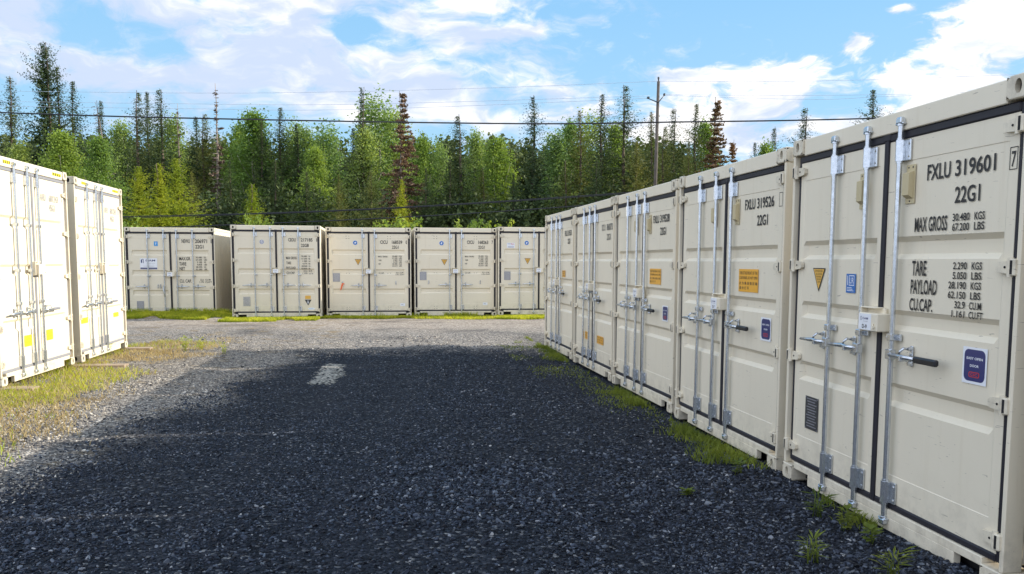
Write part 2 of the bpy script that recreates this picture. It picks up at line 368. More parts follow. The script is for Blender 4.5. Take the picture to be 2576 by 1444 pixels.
def put_text(mb, s, x0, x1, z0, z1, y, mi=0, bold=0.0):
    vs, fs, a0, a1, b0, b1 = text_geo(s, bold)
    sx = (x1 - x0) / max(1e-6, a1 - a0); sz = (z1 - z0) / max(1e-6, b1 - b0)
    mb.add([(x0 + (v[0] - a0) * sx, y, z0 + (v[1] - b0) * sz) for v in vs], fs, mi)
def rect(mb, x0, x1, z0, z1, y, mi=0): mb.poly([(x0, z0), (x1, z0), (x1, z1), (x0, z1)], y, mi)
def rrect(mb, x0, x1, z0, z1, r, y, mi=0, n=5):
    pts = []
    for cx, cz, a in ((x1 - r, z0 + r, -90), (x1 - r, z1 - r, 0), (x0 + r, z1 - r, 90), (x0 + r, z0 + r, 180)):
        for i in range(n): t = R_(a + 90 * i / (n - 1)); pts.append((cx + r * math.cos(t), cz + r * math.sin(t)))
    mb.poly(pts, y, mi)
def disc(mb, cx, cz, rx, rz, y, mi=0, n=20): mb.poly([(cx + rx * math.cos(2 * math.pi * i / n), cz + rz * math.sin(2 * math.pi * i / n)) for i in range(n)], y, mi)

# ------------------------------------------------------------------ container parts (local: x along the door end, y into the box, z up)
W0 = 2.438; DL = 6.058
def casting_mb(mb, mx, my, mz):
    # local origin at outer corner; body .162 (x) .178 (y) .118 (z); mirrored by mx,my,mz
    lx, ly, lz = .162, .178, .118; c = .006
    def T(p): return (p[0] * mx, p[1] * my, p[2] * mz)
    flip = (mx * my * mz) < 0
    def A(vs, fs, mi=0, sm=False): mb.add([T(p) for p in vs], [f[::-1] if flip else f for f in fs], mi, sm)
    N = 16
    def face(org, U, V, Nn, lu, lv, cu, cv, ru, rv):     # rect with an oval hole, N points
        rectp = []
        for i in range(N):
            t = 2 * math.pi * (i + .5) / N; ct, st = math.cos(t), math.sin(t); k = min(1 / max(abs(ct), 1e-6), 1 / max(abs(st), 1e-6)) 
            px, py = ct * k, st * k; rectp.append((lu / 2 + px * (lu / 2 - c), lv / 2 + py * (lv / 2 - c)))
        o = [(cu + ru * math.cos(2 * math.pi * (i + .5) / N), cv + rv * math.sin(2 * math.pi * (i + .5) / N)) for i in range(N)]
        g = lambda u, v_, d: tuple(org[j] + U[j] * u + V[j] * v_ - Nn[j] * d for j in range(3))
        vs = [g(*p, 0) for p in rectp] + [g(*p, 0) for p in o] + [g(*p, .03) for p in o]
        corners = [g(c, c, 0), g(lu - c, c, 0), g(lu - c, lv - c, 0), g(c, lv - c, 0)]
        fs = [(i, (i + 1) % N, N + (i + 1) % N, N + i) for i in range(N)] + [(N + i, N + (i + 1) % N, 2 * N + (i + 1) % N, 2 * N + i) for i in range(N)]
        A(vs, fs)
        # corner fillers
        b = len(vs); q = vs + corners; ff = []
        for ci, (a0, a1) in enumerate([(9, 10), (13, 14), (1, 2), (5, 6)]):
            pass
        A([g(*p, .0295) for p in o], [list(range(N))], 1)
    # front face normal -y: right-handed u=x, v=z, n=(0,-1,0)
    face((0, 0, 0), (1, 0, 0), (0, 0, 1), (0, -1, 0), lx, lz, .075, .058, .024, .036)
    # side face normal -x
    face((0, ly, 0), (0, -1, 0), (0, 0, 1), (-1, 0, 0), ly, lz, .085, .058, .024, .036)
    # remaining faces and chamfers
    A([(0, c, c), (0, c, lz - c), (c, 0, lz - c), (c, 0, c)], [(0, 3, 2, 1)])
    A([(c, 0, c), (lx - c, 0, c), (lx - c, c, 0), (c, c, 0)], [(0, 3, 2, 1)])
    A([(c, 0, lz - c), (lx - c, 0, lz - c), (lx - c, c, lz), (c, c, lz)], [(0, 1, 2, 3)])
    A([(0, c, lz - c), (c, c, lz), (c, ly, lz), (0, ly, lz - c)], [(0, 1, 2, 3)])
    A([(0, c, c), (0, ly, c), (c, ly, 0), (c, c, 0)], [(0, 1, 2, 3)])
    A([(0, c, lz - c), (c, 0, lz - c), (c, c, lz)], [(0, 1, 2)]); A([(0, c, c), (c, c, 0), (c, 0, c)], [(0, 1, 2)])
    A([(c, c, lz), (lx - c, c, lz), (lx - c, ly, lz), (c, ly, lz)], [(0, 1, 2, 3)])
    A([(c, c, 0), (c, ly, 0), (lx - c, ly, 0), (lx - c, c, 0)], [(0, 1, 2, 3)])
    A([(lx - c, 0, c), (lx - c, ly, c), (lx - c, ly, lz - c), (lx - c, 0, lz - c)], [(0, 1, 2, 3)])
    A([(0, ly, 0), (0, ly, lz), (lx - c, ly, lz), (lx - c, ly, 0)], [(0, 1, 2, 3)])
    # square corner pieces left open by the ring around each hole are covered by a backing sheet 1 mm behind
    A([(c, .0012, c), (lx - c, .0012, c), (lx - c, .0012, lz - c), (c, .0012, lz - c)], []) 

def wall_mb(mb, x, H, sgn):     # corrugated side wall at x (outer face), recess towards the inside (sgn +1: inside is +x)
    z0, z1 = .16, H - .06; y = .12; ys = []; per = .278; k = 0
    while y < DL - .12 - .01:
        for dy, d in ((0, 0.0), (.072, 0.0), (.140, .036), (.210, .036)):
            if y + dy < DL - .12: ys.append((y + dy, d))
        y += per
    ys.append((DL - .12, 0.0)); vs = []
    for yy, d in ys: vs += [(x + sgn * (d + .008), yy, z0), (x + sgn * (d + .008), yy, z1)]
    fs = [((2 * i, 2 * i + 2, 2 * i + 3, 2 * i + 1) if sgn > 0 else (2 * i, 2 * i + 1, 2 * i + 3, 2 * i + 2)) for i in range(len(ys) - 1)]
    mb.add(vs, [f[::-1] for f in fs])
def roof_mb(mb, H):
    y = .12; ys = []; per = .209
    while y < DL - .12 - .01:
        for dy, d in ((0, 0.0), (.091, 0.0), (.105, .02), (.195, .02)):
            if y + dy < DL - .12: ys.append((y + dy, d))
        y += per
    ys.append((DL - .12, 0.0)); vs = []
    for yy, d in ys: vs += [(.06, yy, H - .006 - d), (W0 - .06, yy, H - .006 - d)]
    mb.add(vs, [(2 * i, 2 * i + 1, 2 * i + 3, 2 * i + 2) for i in range(len(ys) - 1)])
def door_mb(mb, x0, x1, z0, z1, ribs, rl, rr, Y=.035, D=.034, slope=.032, ends=.03):
    # sheet with recessed horizontal ribs, a faint raised field and folded edges
    f0, f1 = rl, rr; xs = [x0, f0 - .012, f0, f0 + ends, f1 - ends, f1, f1 + .012, x1]
    pz0, pz1 = z0 + .17, z1 - .13
    zs = [z0, pz0, pz0 + .004]
    for a, b in sorted(ribs): zs += [a, a + slope, b - slope, b]
    zs += [pz1 - .004, pz1, z1]
    def dep(i, j):
        x = xs[i]; z = zs[j]
        for a, b in ribs:
            if a + slope - 1e-6 <= z <= b - slope + 1e-6 and f0 + ends - 1e-6 <= x <= f1 - ends + 1e-6: return Y + D
        if pz0 + .003 < z < pz1 - .003 and 2 <= i <= 5: return Y + .003
        return Y
    vs = [(xs[i], dep(i, j), zs[j]) for j in range(len(zs)) for i in range(len(xs))]; nx = len(xs)
    fs = [(j * nx + i, j * nx + i + 1, (j + 1) * nx + i + 1, (j + 1) * nx + i) for j in range(len(zs) - 1) for i in range(nx - 1)]
    mb.add(vs, fs)
    e = Y; b = Y + .05
    mb.add([(x0, e, z0), (x0, e, z1), (x0, b, z1), (x0, b, z0)], [(0, 1, 2, 3)]); mb.add([(x1, e, z0), (x1, e, z1), (x1, b, z1), (x1, b, z0)], [(3, 2, 1, 0)])
    mb.add([(x0, e, z0), (x1, e, z0), (x1, b, z0), (x0, b, z0)], [(3, 2, 1, 0)]); mb.add([(x0, e, z1), (x1, e, z1), (x1, b, z1), (x0, b, z1)], [(0, 1, 2, 3)])
    mb.add([(x0, b + .02, z0), (x1, b + .02, z0), (x1, b + .02, z1), (x0, b + .02, z1)], [(3, 2, 1, 0)])
def bolt(mb, x, z, y, r=.008, h=.006, mi=0): mb.tube((x, y, z), (x, y - h, z), r, r * .8, 6, mi, smooth=False)

DX0, DXM, DX1 = .088, 1.219, 2.350
RIBS = {'R': [(1.697, 1.833), (1.262, 1.388), (.79, .937)], 'B': [(1.80, 1.955), (1.235, 1.39), (.675, .83)], 'L': [(2.00, 2.16), (1.38, 1.53), (.655, .815)]}
def build_container(loc, yaw, label, group, spec):
    H = spec.get('H', 2.591); cls = spec.get('cls', 'R'); full = spec.get('full', True)
    t = thing('shipping_container', loc, yaw, label, 'container', group)
    # castings
    for (mx, px) in ((1, 0), (-1, W0)):
        for (my, py) in ((1, 0), (-1, DL)):
            for (mz, pz) in ((1, 0), (-1, H)):
                part('corner_casting', ('cast', mx, my, mz), lambda mb, a=mx, b=my, c=mz: casting_mb(mb, a, b, c), [M['casting'], M['dark']], t, (px, py, pz))
    def post(mb, s):
        x = 0 if s > 0 else W0
        def bx(a, b, *r): mb.bbox(min(x + s * a, x + s * b), max(x + s * a, x + s * b), *r)
        bx(.004, .032, .006, .12, .118, H - .118, .006); bx(.030, .075, .060, .118, .118, H - .118, .004)
        bx(.074, .084, .040, .118, .16, H - .13, .003)
    for s in (1, -1): part('corner_post', ('post', s, H), lambda mb, s=s: post(mb, s), M['frame'], t)
    def rpost(mb, s):
        x = 0 if s > 0 else W0; mb.bbox(min(x + s * .004, x + s * .15), max(x + s * .004, x + s * .15), DL - .12, DL - .004, .118, H - .118, .006)
    for s in (1, -1): part('corner_post', ('rpost', s, H), lambda mb, s=s: rpost(mb, s), M['frame'], t)
    def header(mb):
        mb.bbox(.162, W0 - .162, .012, .10, H - .128, H - .008, .005); mb.bbox(.162, W0 - .162, .03, .118, H - .012, H - .003, .002)
        mb.bbox(.085, W0 - .085, .05, .10, H - .150, H - .126, .003)
    part('top_rail', ('header', H), header, M['frame'], t)
    def sill(mb):
        mb.bbox(.162, W0 - .162, .012, .10, .100, .150, .004); mb.bbox(.385, W0 - .385, .0125, .06, .018, .101, .004)
        mb.box(.17, W0 - .17, .11, .115, .02, .11, 1)
    part('door_sill', ('sill',), sill, [M['frame'], M['dark']], t)
    for s, x in ((1, 0.0), (-1, W0)):
        part('side_wall', ('wall', s, H), lambda mb, s=s, x=x: wall_mb(mb, x, H, s), M['wallpaint'], t)
        def rails(mb, s=s, x=x):
            a, b = sorted((x + s * .003, x + s * .06)); mb.bbox(a, b, .178, DL - .178, H - .066, H - .004, .005); mb.bbox(a, b, .178, DL - .178, .03, .165, .005)
        part('side_rail', ('rails', s, H), rails, M['frame'], t)
    part('roof', ('roof', H), lambda mb: roof_mb(mb, H), M['wallpaint'], t)
    def rear(mb):
        mb.bbox(.15, W0 - .15, DL - .05, DL - .02, .1, H - .05, .004); mb.box(.1, W0 - .1, .2, DL - .1, .12, .155)
    part('end_wall', ('rear', H), rear, M['wallpaint'], t)
    # doors
    zb, zt = .190, H - .178; ribs = RIBS[cls]
    doors = []
    for side, (x0, x1) in (('l', (DX0, DXM - .024)), ('r', (DXM + .024, DX1))):
        rl, rr = (x0 + .065, x1 - .06) if side == 'l' else (x0 + .07, x1 - .075)
        if cls != 'R': rl, rr = x0 + .09, x1 - .06
        if cls != 'R' and side == 'r': rl, rr = x0 + .1, x1 - .09
        d = part('door', ('door', side, cls), lambda mb, a=x0, b=x1, c=rl, e=rr: door_mb(mb, a, b, zb, zt, ribs, c, e), M['paint'], t)
        doors.append(d)
        def gk(mb, side=side, x0=x0, x1=x1):
            y0, y1 = .026, .058; gw = .060 if cls == 'B' else .030; y0 = .016 if cls == 'B' else y0
            mb.bbox(x0 - .001, x1 + .001, y0, y1, zt + .001, zt + .052, .008); mb.bbox(x0 - .001, x1 + .001, y0, y1, zb - .042, zb - .001, .008)
            if side == 'l':
                mb.bbox(x0 - gw, x0 - .001, y0 + .006, y1, zb - .040, zt + .050, .006); mb.bbox(x1 + .001, x1 + .0235, y0 - .002, y1, zb - .040, zt + .054, .004)
            else:
                mb.bbox(x1 + .001, x1 + gw, y0 + .006, y1, zb - .040, zt + .050, .006); mb.bbox(x0 - .0235, x0 - .001, y0 - .004, y1, zb - .040, zt + .056, .004)
                mb.bbox(x0 - .060, x0 + .02, y0 - .006, y1, zt + .006, zt + .064, .008)
        part('gasket', ('gasket', side, H, cls), gk, M['gasket_grey' if cls == 'L' else 'gasket'], d)
        if not full: continue
        hz = [2.35, 1.655, .965, .27] if H < 2.7 else [2.55, 1.98, 1.35, .72, .27]
        if cls == 'B': hz = [2.33, 1.62, .90, .22]
        for z in hz:
            def hg(mb, side=side):
                s = 1 if side == 'l' else -1; X = 0 if side == 'l' else W0
                def q(a, b): return tuple(sorted((X + s * a, X + s * b)))
                a, b = q(.02, .058); mb.bbox(a, b, -.010, .05, -.042, .042, .006)
                # tapered strap
                ya, yb = .010, .034
                pts = [(.05, -.036), (.05, .036), (.165, .026), (.18, .014), (.18, -.014), (.165, -.026)]
                P2 = [(X + s * p[0], p[1]) for p in pts]; n = len(P2)
                vs = [(p[0], ya, p[1]) for p in P2] + [(p[0], yb, p[1]) for p in P2]
                fs = [list(range(n))] + [[i, (i + 1) % n, n + (i + 1) % n, n + i] for i in range(n)]
                if s > 0: fs = [f[::-1] for f in fs]
                mb.add(vs, fs)
                mb.tube((X + s * .066, .006, -.048), (X + s * .066, .006, .048), .015, None, 10); bolt(mb, X + s * .11, 0, ya, .007, .004, 1)
                a, b = q(.034, .050); mb.box(a, b, -.0115, .001, -.034, .034, 1)
            part('hinge', ('hinge', side), hg, [M['frame'], M['dark']], d, (0, 0, z))
    dl, dr = doors
    # lock rods
    zc = H - .08
    def rod(x, hd, style, bent=False):
        if cls == 'L': guide = [1.62, 1.15 + .9]
        r = part('lock_rod', ('rod', H, bent), lambda mb: rodm(mb, bent), M['galv'], t, (x, 0, 0))
        for k, (a, b) in enumerate(((H - .31, H - .185), (.19, .325))):
            def br(mb, a=a, b=b):
                mb.tube((0, 0, a), (0, 0, b), .0265, None, 8, smooth=False); mb.tube((0, 0, a - .012), (0, 0, a), .021, None, 12); mb.tube((0, 0, b), (0, 0, b + .012), .021, None, 12)
                mb.bbox(-.028, .028, 0, .034, a, b, .003); mb.bbox(.026, .074, .018, .034, a, b, .004)
                for zz in (a + .025, b - .025): bolt(mb, .060, zz, .018, .009, .007); bolt(mb, -.022, zz, -.012, .005, .004)
            part('rod_bracket', ('br', H, k), br, M['galv'], r)
        for zz in ([1.222] if cls != 'L' else [2.05, 1.45, 1.02]):
            if style == 'none': continue
            def gd(mb):
                mb.bbox(-.026, .026, -.022, .034, -.021, .021, .005); mb.bbox(.02, .062, .014, .034, -.021, .021, .005); bolt(mb, .046, 0, .014, .008, .006)
                bolt(mb, -.020, 0, -.020, .005, .004)
            part('rod_guide', ('gd',), gd, M['galv'], r, (0, 0, zz))
        for top in (0, 1):
            def cm(mb, top=top):
                z = H - .135 if top else .135; s = 1 if top else -1
                mb.tube((0, 0, z), (0, 0, z + s * .035), .017, None, 12); mb.tube((0, 0, z + s * .034), (0, 0, z + s * .046), .024, None, 12)
                zz = sorted((z + s * .046, z + s * .078)); mb.bbox(-.022, .030, -.024, .012, zz[0], zz[1], .005)
                zz = sorted((z + s * .040, z + s * .052)); mb.bbox(-.038, .040, -.016, .013, zz[0], zz[1], .004)
                zz = sorted((z + s * .072, z + s * .086)); mb.bbox(-.030, .016, -.014, .013, zz[0], zz[1], .004)
            part('cam_lock', ('cam', H, top), cm, M['galv'], r)
        hz_ = {'R': 1.118, 'B': .925, 'L': .895}[cls]
        if hd and style != 'none':
            def hn(mb, s=hd, style=style):
                a, b = sorted((-.02 * s, .034 * s)); mb.bbox(a, b, -.030, .012, -.030, .030, .004); bolt(mb, .018 * s, 0, -.030, .008, .005)
                L = .50 if style == 'grip' else .34
                if style == 'grip':
                    pts = [(.03, -.026), (.14, -.030), (.30, -.034)]
                    mb.path([(s * p[0], p[1], 0) for p in pts], [.014, .014, .013], 8)
                    a, b = sorted((s * .29, s * L)); mb.bbox(a, b, -.052, -.020, -.019, .019, .009, 1)
                elif style == 'drop':
                    mb.path([(s * .02, -.02, 0), (s * .035, -.03, -.06), (s * .02, -.035, -.16), (s * .0, -.035, -.30)], [.013, .013, .012, .010], 8)
                else:
                    mb.path([(s * .03, -.028, 0), (s * .10, -.034, 0), (s * .16, -.026, .004), (s * .24, -.030, 0), (s * L, -.034, -.004)], [.012, .014, .018, .014, .009], 8)
            part('handle', ('hn', hd, style, cls), hn, [M['galv'], M['plate_light' if cls == 'L' else 'grip']], r, (0, 0, hz_))
            kx = (.165 if style == 'grip' else .115) * hd
            def kp(mb):
                rr = []
                mb.bbox(-.016, .016, .022, .034, -.062, .062, .006); mb.tube((0, .024, .044), (0, .004, .044), .015, .011, 10); mb.tube((0, .024, -.044), (0, .004, -.044), .015, .011, 10)
                mb.bbox(-.011, .011, -.046, .024, -.030, -.016, .004); mb.bbox(-.011, .011, -.054, -.044, -.028, .006, .003)
                mb.path([(0, .0, .044), (.012, -.03, .05), (.004, -.05, .03), (0, -.052, .014)], [.008, .009, .008, .006], 6)
            part('handle_catch', ('kp',), kp, M['galv'], r, (kx, 0, hz_ + .004))
        return r
    def rodm(mb, bent):
        if not bent: mb.tube((0, 0, .135), (0, 0, zc - .05), .0165, None, 14); return
        mb.tube((0, 0, .135), (0, 0, zc - .05), .0165, None, 14)
    if full:
        for (x, hd, style) in spec['rods']: rod(x, hd, style)
    else: return t
    # lock box across the seam
    bz = spec.get('box', (1.247, 1.360))
    code = spec.get('code', '')
    def lb(mb):
        a, b = bz
        mb.bbox(1.125, 1.335, -.062, .030, a, b, .006)
        mb.bbox(1.098, 1.30, .012, .033, a + .012, b + .030, .004); mb.bbox(1.086, 1.100, -.03, .034, a - .01, b + .032, .003); mb.bbox(1.086, 1.27, -.03, .034, b + .028, b + .036, .003)
        mb.path([(1.300, -.0625, a + .05), (1.300, -.072, a + .028), (1.312, -.072, a + .02), (1.322, -.070, a + .035)], .004, 6)
    bx = part('lock_box', ('lockbox', bz), lb, M['frame'], t)
    def lbl(mb):
        a, b = bz; y = -.0625
        rect(mb, 1.130, 1.272, a + .006, b - .006, y, 0)
        disc(mb, 1.158, b - .036, .008, .014, y - .0006, 1); disc(mb, 1.159, b - .036, .0045, .010, y - .0010, 0)
        put_text(mb, 'DAM', 1.176, 1.238, b - .042, b - .028, y - .0006, 1, .02); put_text(mb, 'Storage', 1.182, 1.236, b - .058, b - .050, y - .0006, 2)
        if code: put_text(mb, code, 1.172, 1.226, a + .014, a + .040, y - .0006, 3, .03)
    part('address_label', None, lbl, [M['white'], M['navy'], M['plate_light'], M['black']], bx)
    # lettering and stickers
    YD = .0335
    if spec.get('text_r'):
        bold = spec.get('bold', .016); ink = M[spec.get('ink', 'black')]
        words = [q for q in spec['text_r'] if q[3] < 1.95 and q[1] < 1.84 and q[0][0].isalpha()]
        figs = [q for q in spec['text_r'] if q[3] < 1.95 and q not in words]
        vol = [q for q in figs if q[0].startswith(('CU', 'cu')) or q[0] in ('33.2', '32.9', '1.170', '1.161')]
        code = [q for q in spec['text_r'] if q[0] in ('22G1', '22GB', '45G1')]; chk = [q for q in spec['text_r'] if q[3] > 1.95 and len(q[0]) == 1]
        ser = [q for q in spec['text_r'] if q[3] > 1.95 and q not in code and q not in chk]
        groups_ = [('weight_word', [q]) for q in words] + [('weight_figures', [q for q in figs if q not in vol]), ('volume_figures', vol), ('size_code', code), ('serial_number', ser), ('check_digit', chk)]
        for nm, qs in groups_:
            bxs = spec.get('boxes', []) if nm == 'check_digit' else []
            if not qs and not bxs: continue
            def lt(mb, qs=qs, bxs=bxs):
                for s_, x0, x1, z0, z1 in qs: put_text(mb, s_, x0, x1, z0, z1, YD - .001, 0, bold)
                for x0, x1, z0, z1 in bxs:
                    for q in ((x0, x1, z1 - .004, z1), (x0, x1, z0, z0 + .004), (x0, x0 + .004, z0 + .004, z1 - .004), (x1 - .004, x1, z0 + .004, z1 - .004)): rect(mb, *q, YD - .001, 0)
            part(nm, None, lt, ink, dr)
    for dec in spec.get('decals', []):
        kind, door = dec[0], (dl if dec[1] < DXM else dr)
        globals()['dec_' + kind](door, YD, *dec[1:])
    for hx, hz2 in spec.get('holes', []):
        pass
    if spec.get('holes'):
        def hb(mb):
            for hx, hz2 in spec['holes']: disc(mb, hx, hz2, .009, .009, YD - .001, 0, 8)
        part('bolt_holes', ('holes',), hb, M['dark'], t)
    if spec.get('stripes'):
        def st(mb):
            for x0, x1, z0, z1 in spec['stripes']:
                rect(mb, x0, x1, z0, z1, .0108, 0); n = 4; w_ = (x1 - x0) / n
                for i in range(n): a = x0 + w_ * (i + .15); mb.poly([(a, z0), (a + w_ * .42, z0), (a + w_ * .75, z1), (a + w_ * .33, z1)], .0102, 1)
        part('hazard_stripes', None, st, [M['yellow'], M['black']], t)
    return t
# decals: flat vinyl with their print, one mesh each
def dec_vent(d, Y, x, z):
    def f(mb):
        mb.bbox(x - .045, x + .045, Y - .004, Y, z - .115, z + .115, .002)
        a = x - .032; b = x + .032; y1 = Y - .004; y0 = Y - .036; zt, zb = z + .075, z - .065
        mb.add([(a, y1, zt), (b, y1, zt), (b, y0, zt - .012), (a, y0, zt - .012), (a, y0, zb), (b, y0, zb), (b, y1, zb - .02), (a, y1, zb - .02)],
               [(0, 3, 2, 1), (3, 4, 5, 2), (4, 7, 6, 5), (0, 7, 4, 3), (1, 2, 5, 6)])
        for p in ((x - .02, z + .098), (x + .022, z + .098), (x, z - .1)): bolt(mb, p[0], p[1], Y - .004, .006, .003, 1)
    part('air_vent', ('vent', x, z), f, [M['vent'], M['plate']], d)
def dec_plate(d, Y, x0, x1, z0, z1, mat='plate'):
    def f(mb):
        mb.bbox(x0, x1, Y - .003, Y, z0, z1, .001)
        n = 11; h = (z1 - z0) / (n + 1)
        for i in range(n): rect(mb, x0 + .02 + .01 * (i % 3), x1 - .02 - .02 * (i % 2), z1 - h * (i + 1), z1 - h * (i + 1) + h * .35, Y - .0036, 1)
        for p in ((x0 + .008, z0 + .008), (x1 - .008, z0 + .008), (x0 + .008, z1 - .008), (x1 - .008, z1 - .008)): bolt(mb, p[0], p[1], Y - .003, .005, .002, 1)
    part('data_plate', None, f, [M[mat], M['plate_light'] if mat == 'plate' else M['plate_pale'] if mat == 'plate_light' else M['plate_light']], d)
def dec_tri(d, Y, x, z, wd, h, dark=False):
    def f(mb):
        mb.poly([(x, z - h), (x + wd / 2, z), (x - wd / 2, z)], Y - .001, 0); k = .86
        mb.poly([(x, z - h * .9), (x + wd / 2 * k, z - h * .045), (x - wd / 2 * k, z - h * .045)], Y - .0016, 1)
        put_text(mb, 'ATTENTION', x - wd * .30, x + wd * .30, z - h * .17, z - h * .09, Y - .0022, 2)
        for i, s in enumerate(('USE CAUTION', 'WHEN HANDLING', 'THE DOORS', 'OF THE BOX')):
            ww = wd * (.25 - .045 * i); put_text(mb, s, x - ww, x + ww, z - h * (.29 + .11 * i), z - h * (.22 + .11 * i), Y - .0022, 2)
    def g(mb):
        mb.poly([(x, z - h), (x + wd / 2, z), (x - wd / 2, z)], Y - .001, 0)
        put_text(mb, '(((', x - .03, x + .03, z - h * .42, z - h * .12, Y - .0016, 1, .02); mb.poly([(x - .028, z - h * .62), (x + .028, z - h * .62), (x, z - h * .38)], Y - .0016, 1)
    part('warning_sticker', None, g if dark else f, [M['black'], M['white']] if dark else [M['black'], M['amber'], M['black']], d)
def dec_lr(d, Y, x0, x1, z0, z1):
    def f(mb):
        rect(mb, x0, x1, z0, z1, Y - .001, 0); w_ = x1 - x0; h = z1 - z0
        for a, b, c, e in ((.3, .85, .88, .92), (.3, .85, .38, .42), (.3, .34, .42, .88), (.81, .85, .42, .88)): rect(mb, x0 + w_ * a, x0 + w_ * b, z0 + h * c, z0 + h * e, Y - .0016, 1)
        put_text(mb, 'LR', x0 + w_ * .38, x0 + w_ * .78, z0 + h * .5, z0 + h * .8, Y - .0016, 1); rect(mb, x0 + w_ * .12, x0 + w_ * .18, z0 + h * .4, z0 + h * .9, Y - .0016, 1)
        for i in range(3): rect(mb, x0 + w_ * .1, x0 + w_ * (.8 - .1 * i), z0 + h * (.10 + .08 * i), z0 + h * (.13 + .08 * i), Y - .0016, 1)
    part('class_sticker', None, f, [M['blue'], M['white']], d)
def dec_easy(d, Y, x0, x1, z0, z1):
    def f(mb):
        rect(mb, x0, x1, z0, z1, Y - .001, 0); rrect(mb, x0 + .013, x1 - .013, z0 + .014, z1 - .012, .03, Y - .0016, 1); w_ = x1 - x0; h = z1 - z0
        put_text(mb, 'EASY OPEN', x0 + w_ * .17, x0 + w_ * .83, z0 + h * .66, z0 + h * .73, Y - .0022, 0, .02); put_text(mb, 'DOOR', x0 + w_ * .32, x0 + w_ * .68, z0 + h * .46, z0 + h * .53, Y - .0022, 0, .02)
        rrect(mb, x0 + w_ * .28, x0 + w_ * .72, z0 + h * .18, z0 + h * .33, .01, Y - .0022, 2); rrect(mb, x0 + w_ * .31, x0 + w_ * .69, z0 + h * .2, z0 + h * .31, .008, Y - .0027, 1)
        put_text(mb, 'CSC', x0 + w_ * .36, x0 + w_ * .64, z0 + h * .22, z0 + h * .29, Y - .0032, 2, .02)
    part('door_sticker', None, f, [M['white'], M['navy'], M['red']], d)
def dec_front(d, Y, x0, x1, z0, z1):
    def f(mb):
        rect(mb, x0, x1, z0, z1, Y - .001, 0); w_ = x1 - x0; h = z1 - z0
        for s, a, b, k in (('THIS IS THE FRONT OF THE', .04, .96, .76), ('CONTAINER, DO NOT OPEN', .04, .96, .54), ('\u6b64 \u4e3a \u96c6 \u88c5 \u7bb1 \u524d \u7aef', .04, .96, .31), ('\u8bf7 \u52ff \u6253 \u5f00', .04, .55, .10)):
            put_text(mb, s, x0 + w_ * a, x0 + w_ * b, z0 + h * k, z0 + h * (k + .14), Y - .0016, 1, .01)
    part('notice_sticker', None, f, [M['orange'], M['grip']], d)
def dec_orange(d, Y, x0, x1, z0, z1, mat='orange', lines=('MAX GROSS', '30.480 KGS', '67.200 LBS')):
    def f(mb):
        rrect(mb, x0, x1, z0, z1, .012, Y - .001, 0); h = (z1 - z0) / (len(lines) + .4)
        for i, s in enumerate(lines): put_text(mb, s, x0 + .012, x1 - .012, z1 - h * (i + 1), z1 - h * (i + .35), Y - .0016, 1)
    part('notice_sticker', None, f, [M[mat], M['amber'] if mat == 'yellow' else M['grip']], d)
def dec_round(d, Y, x, z, r, kind='plus'):
    def f(mb):
        disc(mb, x, z, r * 1.12, r * 1.12, Y - .0008, 1); disc(mb, x, z, r, r, Y - .0014, 0, 24)
        if kind == 'plus':
            k = r * .75
            mb.poly([(x - .22 * k, z - .75 * k), (x + .1 * k, z - .8 * k), (x + .25 * k, z - .1 * k), (x + .85 * k, z + .1 * k), (x + .3 * k, z + .3 * k), (x + .2 * k, z + .85 * k), (x - .15 * k, z + .35 * k), (x - .8 * k, z - .15 * k), (x - .25 * k, z - .2 * k)], Y - .002, 1)
        else:
            disc(mb, x, z, r * .78, r * .78, Y - .002, 1, 24); put_text(mb, 'US', x - r * .55, x + r * .55, z - r * .45, z + r * .45, Y - .0026, 0, .03)
    part('class_sticker', None, f, [M['navy'] if kind != 'plus' else M['blue'], M['white']], d)
def dec_y(d, Y, x0, x1, z0, z1):
    def f(mb): rect(mb, x0, x1, z0, z1, Y - .001, 0); put_text(mb, 'y', x0 + .03, x1 - .03, z0 + .02, z1 - .025, Y - .0016, 1, .02)
    part('class_sticker', None, f, [M['sky'], M['white']], d)
def dec_sign(d, Y, x0, x1, z0, z1):
    def f(mb):
        rect(mb, x0, x1, z0, z1, Y - .0012, 0); w_ = x1 - x0; h = z1 - z0; X = lambda k: x0 + w_ * k; Z = lambda k: z0 + h * k; y = Y - .0018
        mb.poly([(X(.06), Z(.60)), (X(.13), Z(.56)), (X(.13), Z(.92)), (X(.06), Z(.86))], y, 1); rect(mb, X(.135), X(.21), Z(.88), Z(.93), y, 1); rect(mb, X(.185), X(.215), Z(.56), Z(.9), y, 1)
        put_text(mb, 'DAM', X(.33), X(.88), Z(.72), Z(.88), y, 1, .02); put_text(mb, 's t o r a g e', X(.38), X(.86), Z(.47), Z(.56), y, 2)
        rect(mb, X(.2), X(.82), Z(.28), Z(.305), y, 2)
        rect(mb, X(.02), X(.43), Z(.02), Z(.16), y, 1); rect(mb, X(.5), X(.98), Z(.02), Z(.16), y, 1)
        rect(mb, X(.07), X(.38), Z(.07), Z(.1), y - .0006, 2); rect(mb, X(.56), X(.92), Z(.07), Z(.1), y - .0006, 2)
    part('company_sign', None, f, [M['white'], M['navy'], M['plate_light']], d)
def dec_white(d, Y, x0, x1, z0, z1, s='inter', col='blue', oval=False):
    def f(mb):
        if oval: disc(mb, (x0 + x1) / 2, (z0 + z1) / 2, (x1 - x0) / 2, (z1 - z0) / 2, Y - .001, 0)
        else: rect(mb, x0, x1, z0, z1, Y - .001, 0)
        w_ = x1 - x0; h = z1 - z0; put_text(mb, s, x0 + w_ * .18, x0 + w_ * .7, z0 + h * .38, z0 + h * .64, Y - .0016, 1, .02)
    part('small_sticker', None, f, [M['white'], M[col]], d)
